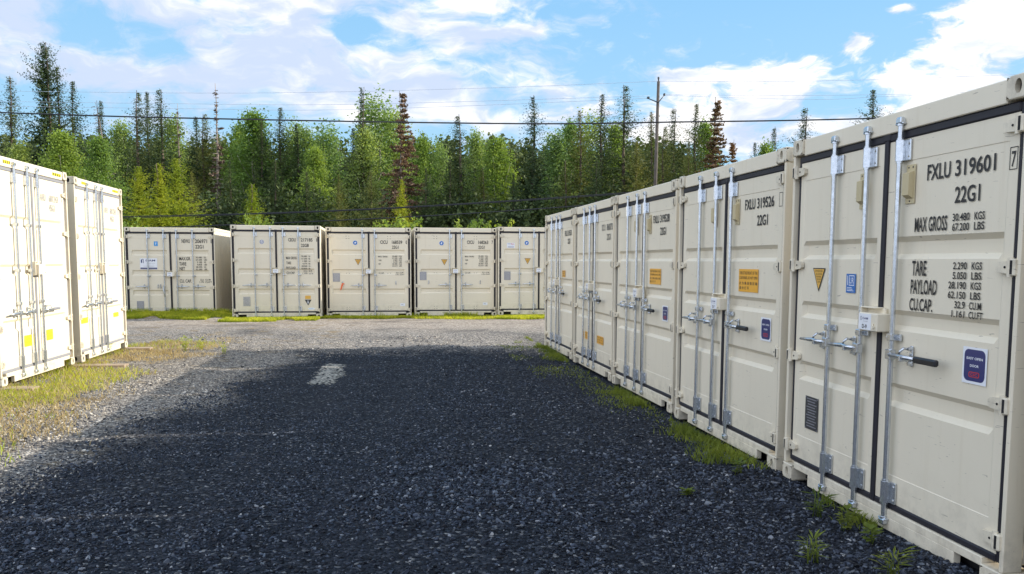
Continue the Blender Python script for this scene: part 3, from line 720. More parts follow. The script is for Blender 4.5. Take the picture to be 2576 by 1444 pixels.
def dec_bridge(d, Y, x0, x1, z0, z1):
    def f(mb):
        rect(mb, x0, x1, z0, z1, Y - .001, 0); w_ = x1 - x0; h = z1 - z0
        put_text(mb, 'interpool', x0 + w_ * .08, x0 + w_ * .5, z0 + h * .66, z0 + h * .9, Y - .0016, 1, .02); put_text(mb, 'Blue', x0 + w_ * .54, x0 + w_ * .9, z0 + h * .66, z0 + h * .9, Y - .0016, 2, .02)
        for k in (.3, .1): rect(mb, x0 + w_ * .1, x0 + w_ * .9, z0 + h * k, z0 + h * (k + .06), Y - .0016, 1)
    part('small_sticker', None, f, [M['white'], M['navy'], M['red']], d)
def dec_catch(d, Y, x, z, tape=False):
    def f(mb):
        mb.bbox(x - .014, x + .014, Y - .010, Y, z - .055, z + .055, .004); mb.tube((x, Y - .008, z + .036), (x, Y - .03, z + .036), .013, .01, 8); mb.bbox(x - .012, x + .012, Y - .04, Y - .008, z - .03, z - .012, .004)
    part('handle_catch', None, f, M['galv'], d)
    if tape:
        def g(mb):
            y = Y - .045
            mb.add([(x - .02, y, z + .0), (x + .03, y + .004, z + .01), (x + .01, y - .01, z - .09), (x - .05, y, z - .11), (x - .03, y + .006, z - .19), (x - .065, y + .01, z - .2), (x + .0, y, z - .10)],
                   [(0, 1, 2, 3), (3, 6, 4, 5)])
            mb.add([(x - .01, y - .006, z + .0), (x + .06, y, z - .005), (x + .055, y - .004, z - .03), (x, y - .008, z - .03)], [(0, 1, 2, 3)])
        part('tape_streamer', None, g, M['tape'], d)

# right row lettering (metres on the door)
def fx(num, chk=None, d=0.0):
    t = [('FXLU', 1.629 + d, 1.835 + d, 2.145, 2.235), (num, 1.875 + d, 2.192 + d, 2.145, 2.235), ('22G1', 1.882 + d, 2.085 + d, 2.0, 2.09)]
    if chk: t.append((chk, 2.303 + d, 2.333 + d, 2.15, 2.228))
    return t
def weights(rows, x0, x1, xa, xb, xk, xl):
    out = []
    for kind, a, b, z0, z1 in rows:
        if kind == 'L': out.append((a, x0, x0 + b, z0, z1))
        elif kind == 'N': out.append((a, xa if b is None else b, xb, z0, z1))
        else: out.append((a, xk, xl if b is None else b, z0, z1))
    return out
r1txt = fx('319601', '7') + [('MAX GROSS', 1.531, 1.828, 1.855, 1.94),
    ('30.480', 1.873, 2.013, 1.903, 1.945), ('67.200', 1.873, 2.013, 1.85, 1.892), ('KGS', 2.051, 2.131, 1.903, 1.945), ('LBS', 2.051, 2.131, 1.85, 1.892),
    ('TARE', 1.525, 1.661, 1.60, 1.688), ('PAYLOAD', 1.520, 1.765, 1.492, 1.578), ('CU.CAP.', 1.515, 1.733, 1.394, 1.468),
    ('2.290', 1.898, 2.012, 1.64, 1.68), ('5.050', 1.898, 2.012, 1.587, 1.627), ('28.190', 1.866, 2.012, 1.534, 1.574), ('62.150', 1.866, 2.012, 1.481, 1.521), ('32.9', 1.925, 2.012, 1.428, 1.468), ('1.161', 1.905, 2.012, 1.379, 1.417),
    ('KGS', 2.05, 2.13, 1.64, 1.68), ('LBS', 2.05, 2.13, 1.587, 1.627), ('KGS', 2.05, 2.13, 1.534, 1.574), ('LBS', 2.05, 2.13, 1.481, 1.521), ('CU.M', 2.045, 2.14, 1.428, 1.468), ('CU.FT', 2.045, 2.155, 1.379, 1.417)]
RODS_R = [(.635, -1, 'plain'), (1.045, -1, 'plain'), (1.402, 1, 'grip')]
EASY = ('easy', 2.02, 2.21, 1.035, 1.23); VENT = [('vent', 1.475, 2.14), ('vent', .965, 2.14)]
def Z(v): return R_(v)
R_GROUP = 'containers in the near right row'
YR = -81.4
build_container((2.134, 6.524, -1.675), Z(-82.3), 'nearest cream container at the right edge, lettered 319601 above a large weight table', R_GROUP,
    dict(rods=RODS_R, text_r=r1txt, boxes=[(2.290, 2.345, 2.137, 2.249)], code='D-9',
         decals=VENT + [EASY, ('tri', .41, 1.635, .18, .17), ('lr', .79, .91, 1.472, 1.60), ('plate', .28, .47, .44, .685)]))
build_container((1.775, 9.107, -1.69), Z(-81.5), 'cream container lettered 319526 with an orange notice and lock box D-7', R_GROUP,
    dict(rods=RODS_R, text_r=fx('319526') , boxes=[(2.285, 2.342, 2.137, 2.249)], code='D-7', decals=VENT + [EASY, ('front', 1.54, 1.94, 1.43, 1.63)]))
build_container((1.40, 11.705, -1.69), Z(-81.0), 'cream container lettered 319528, with orange notice and blue sticker, third from the near end', R_GROUP,
    dict(rods=[(.65, -1, 'plain'), (1.05, -1, 'plain'), (1.36, 1, 'grip')], text_r=fx('319528', None, -.04), code='D-6', decals=VENT + [('easy', 1.98, 2.17, 1.01, 1.19), ('front', 1.49, 1.90, 1.425, 1.61)]))
build_container((1.033, 14.217, -1.69), Z(-81.4), 'cream container lettered 86073 with two small orange stickers low on its doors', R_GROUP,
    dict(rods=[(.72, -1, 'plain'), (1.10, -1, 'plain'), (1.43, 1, 'grip')], text_r=[('OC U', 1.70, 1.90, 2.14, 2.235), ('86073', 1.98, 2.30, 2.14, 2.235), ('22G1', 1.99, 2.2, 2.0, 2.09)], code='D-5', ink='grey_letter',
         decals=[('orange', .72, .94, .46, .58), ('orange', 1.49, 1.88, .46, .58)]))
build_container((.647, 16.861, -1.688), Z(-81.1), 'farthest cream container of the right row, its far corner against the back row', R_GROUP,
    dict(rods=[(.68, -1, 'plain'), (1.12, -1, 'plain'), (1.44, 1, 'grip')], text_r=[('FXLU 319533', 1.68, 2.21, 2.14, 2.235), ('22G1', 1.92, 2.12, 2.0, 2.09)], code='D-4', decals=[('orange', 1.50, 1.75, 1.41, 1.53)]))
# two more of the row continue beside and behind the viewer; they throw the shade over the near gravel
for i, (lb, k) in enumerate((('next container of the right row beside the viewer', 1), ('container of the right row level with the viewer', 2), ('container of the right row behind the viewer', 3), ('last container of the right row far behind the viewer', 4))):
    build_container((2.134 + .36 * k, 6.524 - 2.59 * k, -1.68), Z(-81.4), 'cream ' + lb, R_GROUP, dict(full=False))

# back row
B_GROUP = 'containers in the back row'; YB = Z(9.0)
def wcol(xa, xb, xk, xl, z, dz, h, rows):
    o = []
    for i, (a, b) in enumerate(rows):
        zz = z - dz * i; n = len(a) / 6.0
        o.append((a, xb - (xb - xa) * min(1, n), xb, zz, zz + h)); o.append((b, xk, xk + (xl - xk) * len(b) / 3.0, zz, zz + h))
    return o
RB4 = [(.61, -1, 'plain'), (1.045, -1, 'drop'), (1.39, 1, 'plain'), (1.828, 1, 'plain')]
build_container((-10.875, 23.747, -1.672), YB, 'leftmost back row container, sunk in grass, with a white company sign on its door', B_GROUP,
    dict(cls='B', rods=RB4, box=(1.21, 1.335), code='C-1',
         text_r=[('NEWU', 1.53, 1.755, 2.155, 2.265), ('206971', 1.895, 2.222, 2.155, 2.265), ('0', 2.318, 2.345, 2.155, 2.265), ('22G1', 1.90, 2.12, 2.003, 2.108), ('MAX.GR.', 1.45, 1.765, 1.667, 1.765), ('TARE', 1.452, 1.64, 1.521, 1.62), ('NET', 1.455, 1.60, 1.388, 1.48), ('CU. CAP.', 1.449, 1.77, 1.034, 1.13)]
         + wcol(1.90, 2.07, 2.123, 2.204, 1.728, .068, .045, [('30.480', 'KG'), ('67.200', 'LBS'), ('2.185', 'KG'), ('4.820', 'LBS'), ('28.295', 'KG'), ('62.380', 'LBS')]) + wcol(1.96, 2.10, 2.14, 2.25, 1.095, .065, .045, [('33.2', 'CU.M'), ('1.170', 'CU.FT')]),
         decals=[('y', .786, .886, 2.07, 2.195), ('sign', .394, .858, 1.41, 1.722), ('plate', .275, .465, .265, .516, 'plate_light'), ('catch', .86, .93)]))
build_container((-7.801, 23.459, -1.613), YB, 'back row container lettered 217185 with black triangle and orange square on right door', B_GROUP,
    dict(cls='B', rods=[(.636, -1, 'plain'), (1.064, -1, 'plain'), (1.408, 1, 'plain'), (1.826, 1, 'plain')], box=(1.26, 1.38), code='C-2',
         text_r=[('CEOU', 1.554, 1.76, 2.145, 2.24), ('217185', 1.897, 2.216, 2.145, 2.24), ('8', 2.315, 2.345, 2.145, 2.24), ('22GB', 1.90, 2.112, 1.994, 2.084), ('MAX GROSS', 1.486, 1.773, 1.65, 1.724), ('TARE', 1.489, 1.62, 1.51, 1.585), ('PAYLOAD', 1.486, 1.743, 1.375, 1.445), ('CU.CAP.', 1.489, 1.72, 1.236, 1.305)]
         + wcol(1.904, 2.06, 2.10, 2.17, 1.715, .069, .042, [('30.480', 'kg'), ('67.200', 'lb'), ('1.980', 'kg'), ('4.370', 'lb'), ('28.500', 'kg'), ('62.830', 'lb'), ('33.2', 'cu m'), ('1.170', 'cu ft')]),
         decals=[('round', .836, 2.129, .055, 'ring'), ('orange', 1.985, 2.139, .535, .63, 'amber', ()), ('tri', 2.065, .515, .185, .164, True), ('white', 2.056, 2.26, .227, .292, 'beacon', 'sky', True), ('plate', .299, .493, .337, .60, 'plate_pale')]))
CI = dict(cls='B', rods=[(1.034, -1, 'plain'), (1.386, 1, 'plain')], box=(1.262, 1.385), ink='black')
def citext(num, chk):
    return [('CICU', 1.55, 1.76, 2.125, 2.225), (num, 1.886, 2.18, 2.125, 2.225), (chk, 2.28, 2.32, 2.125, 2.225), ('22G1', 1.886, 2.075, 1.985, 2.075), ('MAX. GROSS', 1.49, 1.755, 1.735, 1.775), ('TARE', 1.495, 1.58, 1.63, 1.67), ('NET', 1.495, 1.56, 1.525, 1.565), ('CU. CAP.', 1.495, 1.65, 1.258, 1.30)] \
        + wcol(1.89, 2.04, 2.08, 2.165, 1.75, .056, .038, [('30.480', 'KGS'), ('67.200', 'LBS'), ('2.080', 'KGS'), ('4.590', 'LBS'), ('28.400', 'KGS'), ('62.610', 'LBS')]) + wcol(1.96, 2.07, 2.10, 2.18, 1.272, .055, .036, [('33.2', 'CU.M'), ('1.170', 'CU.FT')])
holes = [(x + dx, z + dz) for x in (.62, 1.80) for z in (2.305, .255) for dx in (-.038, .038) for dz in (-.034, .034)] + [(x + dx, 1.275) for x in (.62, 1.80) for dx in (-.038, .038)]
build_container((-5.353, 24.293, -1.632), YB, 'back row container lettered 168539 with an orange tape streamer on its left door', B_GROUP,
    dict(CI, text_r=citext('168539', '0'), code='C-3', holes=holes, decals=[('round', .835, 2.15, .062), ('tri', .91, 1.68, .185, .175), ('plate', .19, .39, 1.03, 1.275, 'plate_light'), ('catch', .46, .985, True), ('catch', 1.99, 1.0), ('white', 2.11, 2.25, .32, .40, 'inter', 'navy')]))
build_container((-2.861, 24.70, -1.617), YB, 'back row container lettered 168263 with the grey plate high on its left door', B_GROUP,
    dict(CI, text_r=citext('168263', '7'), code='C-4', holes=holes, decals=[('round', .80, 2.14, .062), ('tri', .88, 1.67, .185, .175), ('plate', .16, .355, 1.06, 1.305, 'plate_light'), ('catch', .42, 1.0), ('catch', 1.94, 1.0), ('white', 2.02, 2.16, .32, .40, 'inter', 'navy')]))
build_container((-.411, 24.87, -1.585), YB, 'rightmost back row container, half hidden by the right row, small white sticker on door', B_GROUP,
    dict(cls='B', rods=[(.633, -1, 'plain'), (1.06, -1, 'plain'), (1.41, 1, 'plain')], box=(1.262, 1.385), code='C-5', text_r=citext('168270', '1'),
         decals=[('round', .85, 2.13, .062), ('tri', .88, 1.68, .185, .175), ('plate', .18, .37, 1.04, 1.29, 'plate_light'), ('bridge', .26, .49, 1.98, 2.13)]))
# left row, taller boxes in full sun
L_GROUP = 'tall containers in the left row'
def ltext(num, chk): return [('AARU', 1.50, 1.70, 2.42, 2.52), (num, 1.815, 2.15, 2.42, 2.52), (chk, 2.265, 2.30, 2.42, 2.52), ('45G1', 1.81, 2.02, 2.285, 2.385)]
LST = [(.35, .565, 2.808, 2.850), (1.91, 2.235, 2.808, 2.850)]
yl = lambda x0, x1, z0, z1: ('orange', x0, x1, z0, z1, 'yellow', ('CAUTION', '9\' 6" HIGH', 'CONTAINER'))
RODS_L = [(.62, -1, 'plain'), (1.02, -1, 'plain'), (1.34, 1, 'grip')]
build_container((-6.368, 10.436, -1.593), Z(98.0), 'tall sunlit container at the left edge, lettered 681243', L_GROUP,
    dict(H=2.896, cls='L', rods=RODS_L, text_r=ltext('681243', '4'), ink='pale_letter', box=(1.39, 1.53), code='A-2', stripes=LST, decals=[yl(.78, 1.01, .43, .58), yl(1.51, 1.735, .45, .60)]))
build_container((-6.769, 13.18, -1.612), Z(98.8), 'tall sunlit container second from the left edge, in front of the back row', L_GROUP,
    dict(H=2.896, cls='L', rods=[(.55, -1, 'plain'), (.98, -1, 'plain'), (1.29, 1, 'grip')], text_r=ltext('681224', '1'), ink='pale_letter', box=(1.39, 1.53), code='A-1', stripes=LST, decals=[yl(.14, .46, .60, .69), yl(1.78, 2.07, .60, .68)]))

# planks under the left row corners
def plank(x, y, yaw, L, lb, lab):
    def f(mb): mb.bbox(-L / 2, L / 2, -.11, .11, 0, .045, .006)
    o = part('wooden_plank', None, f, M['wood'], None, (x, y, lb), (0, 0, yaw)); tag(o, lab, 'plank', 'planks under the left row')
G0 = -1.695
def ground_z(x, y):
    g = -1.70 + .055 * np.clip((y - 13) / 9, 0, 1) + .055 * np.clip((-x - 3.2) / 2.5, 0, 1) * np.clip((18 - y) / 5, 0, 1) - .05 * np.clip((-x - 3.2) / 2.5, 0, 1) * 0
    return g
plank(-6.45, 12.98, Z(8), .9, -1.662, 'long weathered plank under the corner between the two left containers')
plank(-7.05, 15.55, Z(8), .7, -1.662, 'short plank under the far corner of the second left container')
plank(-6.25, 10.50, Z(8), .5, -1.645, 'short plank under the near corner of the leftmost container')

# ------------------------------------------------------------------ ground
rng = np.random.default_rng(4)
def vnoise(x, y, sc, seed):
    r = np.random.default_rng(seed); g = r.random((256, 256)); X = x * sc; Y = y * sc
    xi = np.floor(X).astype(int); yi = np.floor(Y).astype(int); fx_ = X - xi; fy_ = Y - yi; fx_ = fx_ * fx_ * (3 - 2 * fx_); fy_ = fy_ * fy_ * (3 - 2 * fy_)
    a = g[xi % 256, yi % 256]; b = g[(xi + 1) % 256, yi % 256]; c = g[xi % 256, (yi + 1) % 256]; d = g[(xi + 1) % 256, (yi + 1) % 256]
    return (a * (1 - fx_) + b * fx_) * (1 - fy_) + (c * (1 - fx_) + d * fx_) * fy_ - .5
def face_x(y): return 2.134 - .1457 * (y - 6.524)
def rut(x, y):      # wheel tracks pressed into the yard, roughly parallel to the right row
    u = x + .1457 * (y - 6.5) + .25 * np.sin(y * .33); o = 0
    for c, w_ in ((.55, .20), (-1.15, .22), (-2.0, .20), (-3.6, .24)): o = o + np.exp(-((u - c - .2 * np.sin(y * .21 + c)) / w_) ** 2)
    return np.clip(o, 0, 1)
def gz_(x, y):
    x = np.asarray(x, float); y = np.asarray(y, float)
    g = ground_z(x, y) + .035 * vnoise(x, y, .5, 1) + .018 * vnoise(x, y, 1.7, 2) + .008 * vnoise(x, y, 5.1, 3)
    g = g - .022 * rut(x, y) * (y < 22) * (y > 0)
    g = g + .075 * np.exp(-(((x - 2.25) / .45) ** 2 + ((y - 4.3) / .9) ** 2))                 # gravel heaped against the nearest container
    g = g + .05 * np.exp(-(((x - 1.95) / .35) ** 2 + ((y - 6.0) / .9) ** 2))
    g = g + .07 * np.exp(-(((x + 1.1) / 1.6) ** 2 + ((y - 15.9) / .7) ** 2))
    g = g - .02 * np.exp(-(((x - face_x(y)) / .2) ** 2)) * (y < 19) * (y > 8)
    g = g + .13 * np.clip((y - 22.9) / .7, 0, 1) * np.clip((-7.6 - x) / .6, 0, 1) * (y < 32)
    g = g + .0035 * np.clip(y - 45, 0, 400)
    return g
def axis(parts):
    o = []
    for a, b, n in parts: o += list(np.linspace(a, b, n, endpoint=False))
    return np.array(o + [parts[-1][1]])
xs = axis([(-2500, -200, 8), (-200, -30, 10), (-30, -10, 20), (-10, 5, 150), (5, 30, 25), (30, 200, 10), (200, 2500, 8)])
ys = axis([(-500, -20, 8), (-20, 3, 20), (3, 18, 170), (18, 30, 60), (30, 80, 25), (80, 400, 10), (400, 3000, 8)])
X, Y = np.meshgrid(xs, ys, indexing='ij'); Zg = gz_(X, Y); nx, ny = X.shape
vv = np.stack([X, Y, Zg], -1).reshape(-1, 3); I, J = np.meshgrid(np.arange(nx - 1), np.arange(ny - 1), indexing='ij'); a = (I * ny + J).ravel()
quads = np.stack([a, a + ny, a + ny + 1, a + 1], 1)
def np_mesh(name, verts, faces, mats, smooth=False):
    me = bpy.data.meshes.new(name); k = faces.shape[1]; n = len(faces)
    me.vertices.add(len(verts)); me.vertices.foreach_set('co', np.ascontiguousarray(verts, dtype=np.float32).ravel())
    me.loops.add(n * k); me.loops.foreach_set('vertex_index', faces.astype(np.int32).ravel())
    me.polygons.add(n); me.polygons.foreach_set('loop_start', np.arange(0, n * k, k, dtype=np.int32)); me.polygons.foreach_set('loop_total', np.full(n, k, dtype=np.int32))
    me.polygons.foreach_set('use_smooth', np.full(n, smooth)); me.update(calc_edges=True)
    for m in (mats if isinstance(mats, list) else [mats]): me.materials.append(m)
    return me
g = link('ground', np_mesh('ground', vv, quads, M['ground'], True)); tag(g, kind='structure')
# patch of light on the shaded yard, painted as paler ground
def light_patch():
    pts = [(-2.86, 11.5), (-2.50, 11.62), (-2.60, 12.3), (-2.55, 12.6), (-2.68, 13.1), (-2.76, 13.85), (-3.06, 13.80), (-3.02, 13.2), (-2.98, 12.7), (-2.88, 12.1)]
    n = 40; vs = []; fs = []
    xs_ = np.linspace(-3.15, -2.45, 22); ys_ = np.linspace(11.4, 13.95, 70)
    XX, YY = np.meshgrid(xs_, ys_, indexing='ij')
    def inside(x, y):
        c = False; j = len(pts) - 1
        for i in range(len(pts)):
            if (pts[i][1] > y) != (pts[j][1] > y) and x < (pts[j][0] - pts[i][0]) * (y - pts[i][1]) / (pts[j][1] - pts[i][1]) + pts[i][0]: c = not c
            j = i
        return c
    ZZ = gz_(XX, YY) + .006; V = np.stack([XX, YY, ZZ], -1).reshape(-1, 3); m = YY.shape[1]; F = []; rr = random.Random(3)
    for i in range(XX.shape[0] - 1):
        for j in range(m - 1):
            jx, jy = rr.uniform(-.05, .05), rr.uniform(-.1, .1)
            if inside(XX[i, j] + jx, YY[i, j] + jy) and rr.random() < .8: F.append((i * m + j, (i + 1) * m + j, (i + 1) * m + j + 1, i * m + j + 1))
    o = link('painted_light_patch', np_mesh('painted_light_patch', V, np.array(F), M['light_patch'])); tag(o, kind='structure')
light_patch()

# loose crushed stones lying on the ground (instanced, uncountable)
def scatter_nodes(mat):
    ng = bpy.data.node_groups.new('scatter_stones', 'GeometryNodeTree')
    ng.interface.new_socket('Geometry', in_out='INPUT', socket_type='NodeSocketGeometry'); ng.interface.new_socket('Geometry', in_out='OUTPUT', socket_type='NodeSocketGeometry')
    N = ng.nodes; L = ng.links; gi = N.new('NodeGroupInput'); go = N.new('NodeGroupOutput')
    join = N.new('GeometryNodeGeometryToInstance')
    for i in range(4):
        ico = N.new('GeometryNodeMeshIcoSphere'); ico.inputs['Radius'].default_value = .0135; ico.inputs['Subdivisions'].default_value = 1 if i else 2
        sp = N.new('GeometryNodeSetPosition'); nz_ = N.new('ShaderNodeTexNoise'); nz_.noise_dimensions = '4D'; nz_.inputs['Scale'].default_value = 55; nz_.inputs['W'].default_value = i * 7.3; nz_.inputs['Detail'].default_value = 1
        sub = N.new('ShaderNodeVectorMath'); sub.operation = 'SUBTRACT'; sub.inputs[1].default_value = (.5, .5, .5)
        scl = N.new('ShaderNodeVectorMath'); scl.operation = 'SCALE'; scl.inputs['Scale'].default_value = .034
        L.new(nz_.outputs['Color'], sub.inputs[0]); L.new(sub.outputs[0], scl.inputs[0]); L.new(ico.outputs['Mesh'], sp.inputs['Geometry']); L.new(scl.outputs[0], sp.inputs['Offset'])
        sm = N.new('GeometryNodeSetMaterial'); sm.inputs['Material'].default_value = mat
        tr = N.new('GeometryNodeTransform'); tr.inputs['Scale'].default_value = ((1.0, .75, .55), (1.25, .8, .6), (.9, .9, .5), (1.1, .6, .65))[i]
        L.new(sp.outputs[0], tr.inputs['Geometry']); L.new(tr.outputs[0], sm.inputs['Geometry']); L.new(sm.outputs[0], join.inputs[0])
    iop = N.new('GeometryNodeInstanceOnPoints'); iop.inputs['Pick Instance'].default_value = True
    rr = N.new('FunctionNodeRandomValue'); rr.data_type = 'FLOAT_VECTOR'; rr.inputs[0].default_value = (-.5, -.5, 0); rr.inputs[1].default_value = (.5, .5, 6.28)
    at = N.new('GeometryNodeInputNamedAttribute'); at.data_type = 'FLOAT'; at.inputs['Name'].default_value = 'size'
    ri = N.new('FunctionNodeRandomValue'); ri.data_type = 'INT'; ri.inputs['Min'].default_value = 0; ri.inputs['Max'].default_value = 3; ri.inputs['Seed'].default_value = 9
    m2p = N.new('GeometryNodeMeshToPoints')
    L.new(gi.outputs[0], m2p.inputs['Mesh']); L.new(m2p.outputs[0], iop.inputs['Points']); L.new(join.outputs[0], iop.inputs['Instance'])
    L.new(ri.outputs[2], iop.inputs['Instance Index']); L.new(rr.outputs[0], iop.inputs['Rotation']); L.new(at.outputs[0], iop.inputs['Scale']); L.new(iop.outputs[0], go.inputs[0])
    return ng
def stones():
    n = 340000; y = 3.6 + 15.4 * rng.random(n) ** 1.25; hw = .66 * y + .6; x = -hw + 2 * hw * rng.random(n)
    clump = vnoise(x, y, .8, 11) + .6 * vnoise(x, y, 2.6, 12)
    keep = (x < face_x(y) + .05) & (rng.random(n) < np.clip(.66 + 1.3 * clump, .14, 1) * (1 - .5 * rut(x, y))) & (rng.random(n) < np.clip(1.25 - y / 22, .2, 1)) & ~((x < -6.45 - .14 * (y - 10.4)) & (y > 8) )
    x, y = x[keep], y[keep]; heap = np.exp(-((x - face_x(y) + .25) / .5) ** 2) * (y < 9)
    s = np.clip(rng.lognormal(-.42, .38, len(x)), .28, 1.8) * (1 + .35 * heap) * np.clip(.8 + .9 * vnoise(x, y, .45, 14), .7, 1.3)
    z = gz_(x, y) + .003 * s
    yw = y + vnoise(x, y, .9, 51) * 2.4; xw = x + vnoise(x, y, .6, 52) * 1.2
    pr = np.clip(np.maximum((yw - 14.9) / 1.6, (-3.45 - xw) / .8), 0, 1) * .85; pale = rng.random(len(x)) < pr  # pale share roughly follows the shadow edge: dust plus painted sun
    for nm, sel, mt in (('gravel', ~pale, M['stone']), ('gravel_dusty_sunlit', pale, M['stone_pale'])):
        me = bpy.data.meshes.new(nm); me.vertices.add(int(sel.sum())); me.vertices.foreach_set('co', np.stack([x[sel], y[sel], z[sel]], 1).astype(np.float32).ravel())
        a_ = me.attributes.new('size', 'FLOAT', 'POINT'); a_.data.foreach_set('value', s[sel].astype(np.float32)); me.update(); me.materials.append(mt)
        o = link(nm, me); tag(o, kind='stuff'); md = o.modifiers.new('scatter', 'NODES'); md.node_group = scatter_nodes(mt)
stones()

# ------------------------------------------------------------------ grass
def blades(name, x, y, h, wd, mat, lean=.45, base=None):
    n = len(x); th = rng.random(n) * 6.283; ph = rng.random(n) * 6.283; hh = h * (.55 + .8 * rng.random(n)); le = lean * (.3 + rng.random(n)) * hh
    z = gz_(x, y) - .004 if base is None else base
    dx, dy = np.cos(th) * wd / 2, np.sin(th) * wd / 2; lx, ly = np.cos(ph) * le, np.sin(ph) * le
    P0 = np.stack([x - dx, y - dy, z], 1); P1 = np.stack([x + dx, y + dy, z], 1)
    P2 = np.stack([x + dx * .8 + lx * .4, y + dy * .8 + ly * .4, z + hh * .6], 1); P3 = np.stack([x - dx * .8 + lx * .4, y - dy * .8 + ly * .4, z + hh * .6], 1)
    P4 = np.stack([x + lx, y + ly, z + hh * .98], 1)
    V = np.stack([P0, P1, P2, P3, P4], 1).reshape(-1, 3); b = np.arange(n) * 5
    F = np.concatenate([np.stack([b, b + 1, b + 2], 1), np.stack([b, b + 2, b + 3], 1), np.stack([b + 3, b + 2, b + 4], 1)])
    return tag(link(name, np_mesh(name, V, F, mat)), kind='stuff')
def pts_strip(n, f):
    x, y = f(rng.random(n), rng.random(n)); return x, y
# bright turf along the back row
n = 80000; u = rng.random(n); q = rng.random(n); x = -11.3 + 14.3 * u; yf = 23.75 + (x + 10.9) * .125 - .3 * ((x > -7.9) & (x < -5.4)) * 1.6 + .15 * 0
y = yf - .02 - (q ** 1.3) * (.95 + .8 * vnoise(x, x * 0, .7, 21)); k = (vnoise(x, y, 1.6, 22) + .5 > -.35 + .75 * q) & ~((x > -2.95) & (x < -.45) & (rng.random(n) < .82))
blades('grass', x[k], y[k], .075, .016, M['grass'])
# tufts creeping under the front edge and beside the back row
n = 5000; x = -11.2 + 11 * rng.random(n); y = 23.72 + (x + 10.9) * .1316 - .12 * rng.random(n) - .42 * ((x > -7.9) & (x < -5.4)); k = vnoise(x, x * 0, 2.2, 23) > 0.02
blades('grass', x[k], y[k], .15, .014, M['grass'])
# turf at the foot of the left row
def L_face(y): return -6.368 - .1405 * (y - 10.436)
n = 60000; y = 8.6 + 8 * rng.random(n); q = rng.random(n); x = L_face(y) - .25 + 2.4 * q
k = (vnoise(x, y, .9, 24) + .35 * vnoise(x, y, 3.0, 25) + .75 * (rng.random(n) - .4) > -.08 + .95 * np.clip((x - L_face(y) + .1) / 1.6, 0, 2) + .12 * np.clip((y - 11) / 2, 0, 2))
kk = k & (rng.random(n) < .42)
blades('grass', x[kk], y[kk], .065, .008, M['grass'], .8)
k = k & (rng.random(n) < .14)
blades('dry_grass', x[k] + .1, y[k], .09, .008, M['straw'], .8)
# dry straw and thin weeds across the sunlit side of the yard
n = 130000; y = 5.8 + 13 * rng.random(n); x = -9 + 8.5 * rng.random(n); cl = vnoise(x, y, .55, 26) + .6 * vnoise(x, y, 2.1, 27)
k = (cl + .35 * rng.random(n) > .22 + .55 * np.clip((x + .13 * y + 3.7) / 1.0, 0, 3)) & (x > L_face(y)) & (rng.random(n) < .8)
blades('dry_grass', x[k], y[k], .055, .007, M['straw'], 1.0)
n = 12000; y = 6.5 + 11 * rng.random(n); x = -8.5 + 6.8 * rng.random(n); k = (vnoise(x, y, 1.0, 28) + .5 * vnoise(x, y, 3.3, 29) + .3 * rng.random(n) > .32 + .8 * np.clip((x + .13 * y + 3.7), 0, 2)) & (x > L_face(y))
blades('grass', x[k], y[k], .07, .010, M['grass'], .7)
# grass along the foot of the right row
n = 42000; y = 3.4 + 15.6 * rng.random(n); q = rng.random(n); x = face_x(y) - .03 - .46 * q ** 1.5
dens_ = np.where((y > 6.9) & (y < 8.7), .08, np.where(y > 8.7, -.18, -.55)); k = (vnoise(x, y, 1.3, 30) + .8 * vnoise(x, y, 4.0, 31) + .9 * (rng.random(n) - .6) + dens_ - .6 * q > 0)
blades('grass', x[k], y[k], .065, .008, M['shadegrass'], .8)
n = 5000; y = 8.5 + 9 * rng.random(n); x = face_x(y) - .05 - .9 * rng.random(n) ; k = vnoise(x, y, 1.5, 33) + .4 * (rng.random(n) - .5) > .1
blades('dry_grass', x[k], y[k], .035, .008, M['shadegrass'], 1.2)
# weeds that stand out one by one
def weed(x, y, h, nst, lab, mat='shadegrass', seed=0, broad=False):
    h *= .8 if y > 7 else .65; r = random.Random(seed); t = thing('weed', (x, y, float(gz_(x, y))), r.random() * 6, lab, 'weed')
    def f(mb):
        for i in range(nst):
            a = r.random() * 6.28; ln = h * r.uniform(.6, 1.1); o = .5 * ln * r.uniform(.15, .8); px, py = .03 * r.uniform(-1, 1), .03 * r.uniform(-1, 1)
            mb.path([(px, py, 0), (px + math.cos(a) * o * .35, py + math.sin(a) * o * .35, ln * .55), (px + math.cos(a) * o, py + math.sin(a) * o, ln)], [.003, .0025, .001], 4)
    part('stem', None, f, M[mat], t)
    def g2(mb):
        for i in range(nst * (9 if broad else 4)):
            a = r.random() * 6.28; z = h * r.uniform(.15, 1.0); o = z * .35 * r.random(); L = (.05 if broad else .09) * r.uniform(.6, 1.3); wd = L * (.32 if broad else .07)
            cx, cy = math.cos(a) * o, math.sin(a) * o; b = a + r.uniform(-.6, .6); d = (math.cos(b), math.sin(b)); p = (-d[1], d[0]); up = r.uniform(-.1, .7)
            mb.add([(cx, cy, z), (cx + d[0] * L * .5 + p[0] * wd, cy + d[1] * L * .5 + p[1] * wd, z + L * .5 * up), (cx + d[0] * L, cy + d[1] * L, z + L * .7 * up), (cx + d[0] * L * .5 - p[0] * wd, cy + d[1] * L * .5 - p[1] * wd, z + L * .5 * up)], [(0, 1, 2, 3)])
    part('leaves', None, g2, M[mat], t)
weed(2.02, 5.42, .26, 9, 'tall thin weed under the seam of the nearest container doors', seed=1)
weed(2.09, 5.12, .22, 6, 'leafy weed at the foot of the nearest container, below its third lock rod', seed=2, broad=True)
weed(1.70, 4.62, .22, 10, 'bushy grass clump standing in gravel before the nearest container', seed=3)
weed(2.12, 4.85, .13, 4, 'small seedling against the sill of the nearest container', seed=4, broad=True)
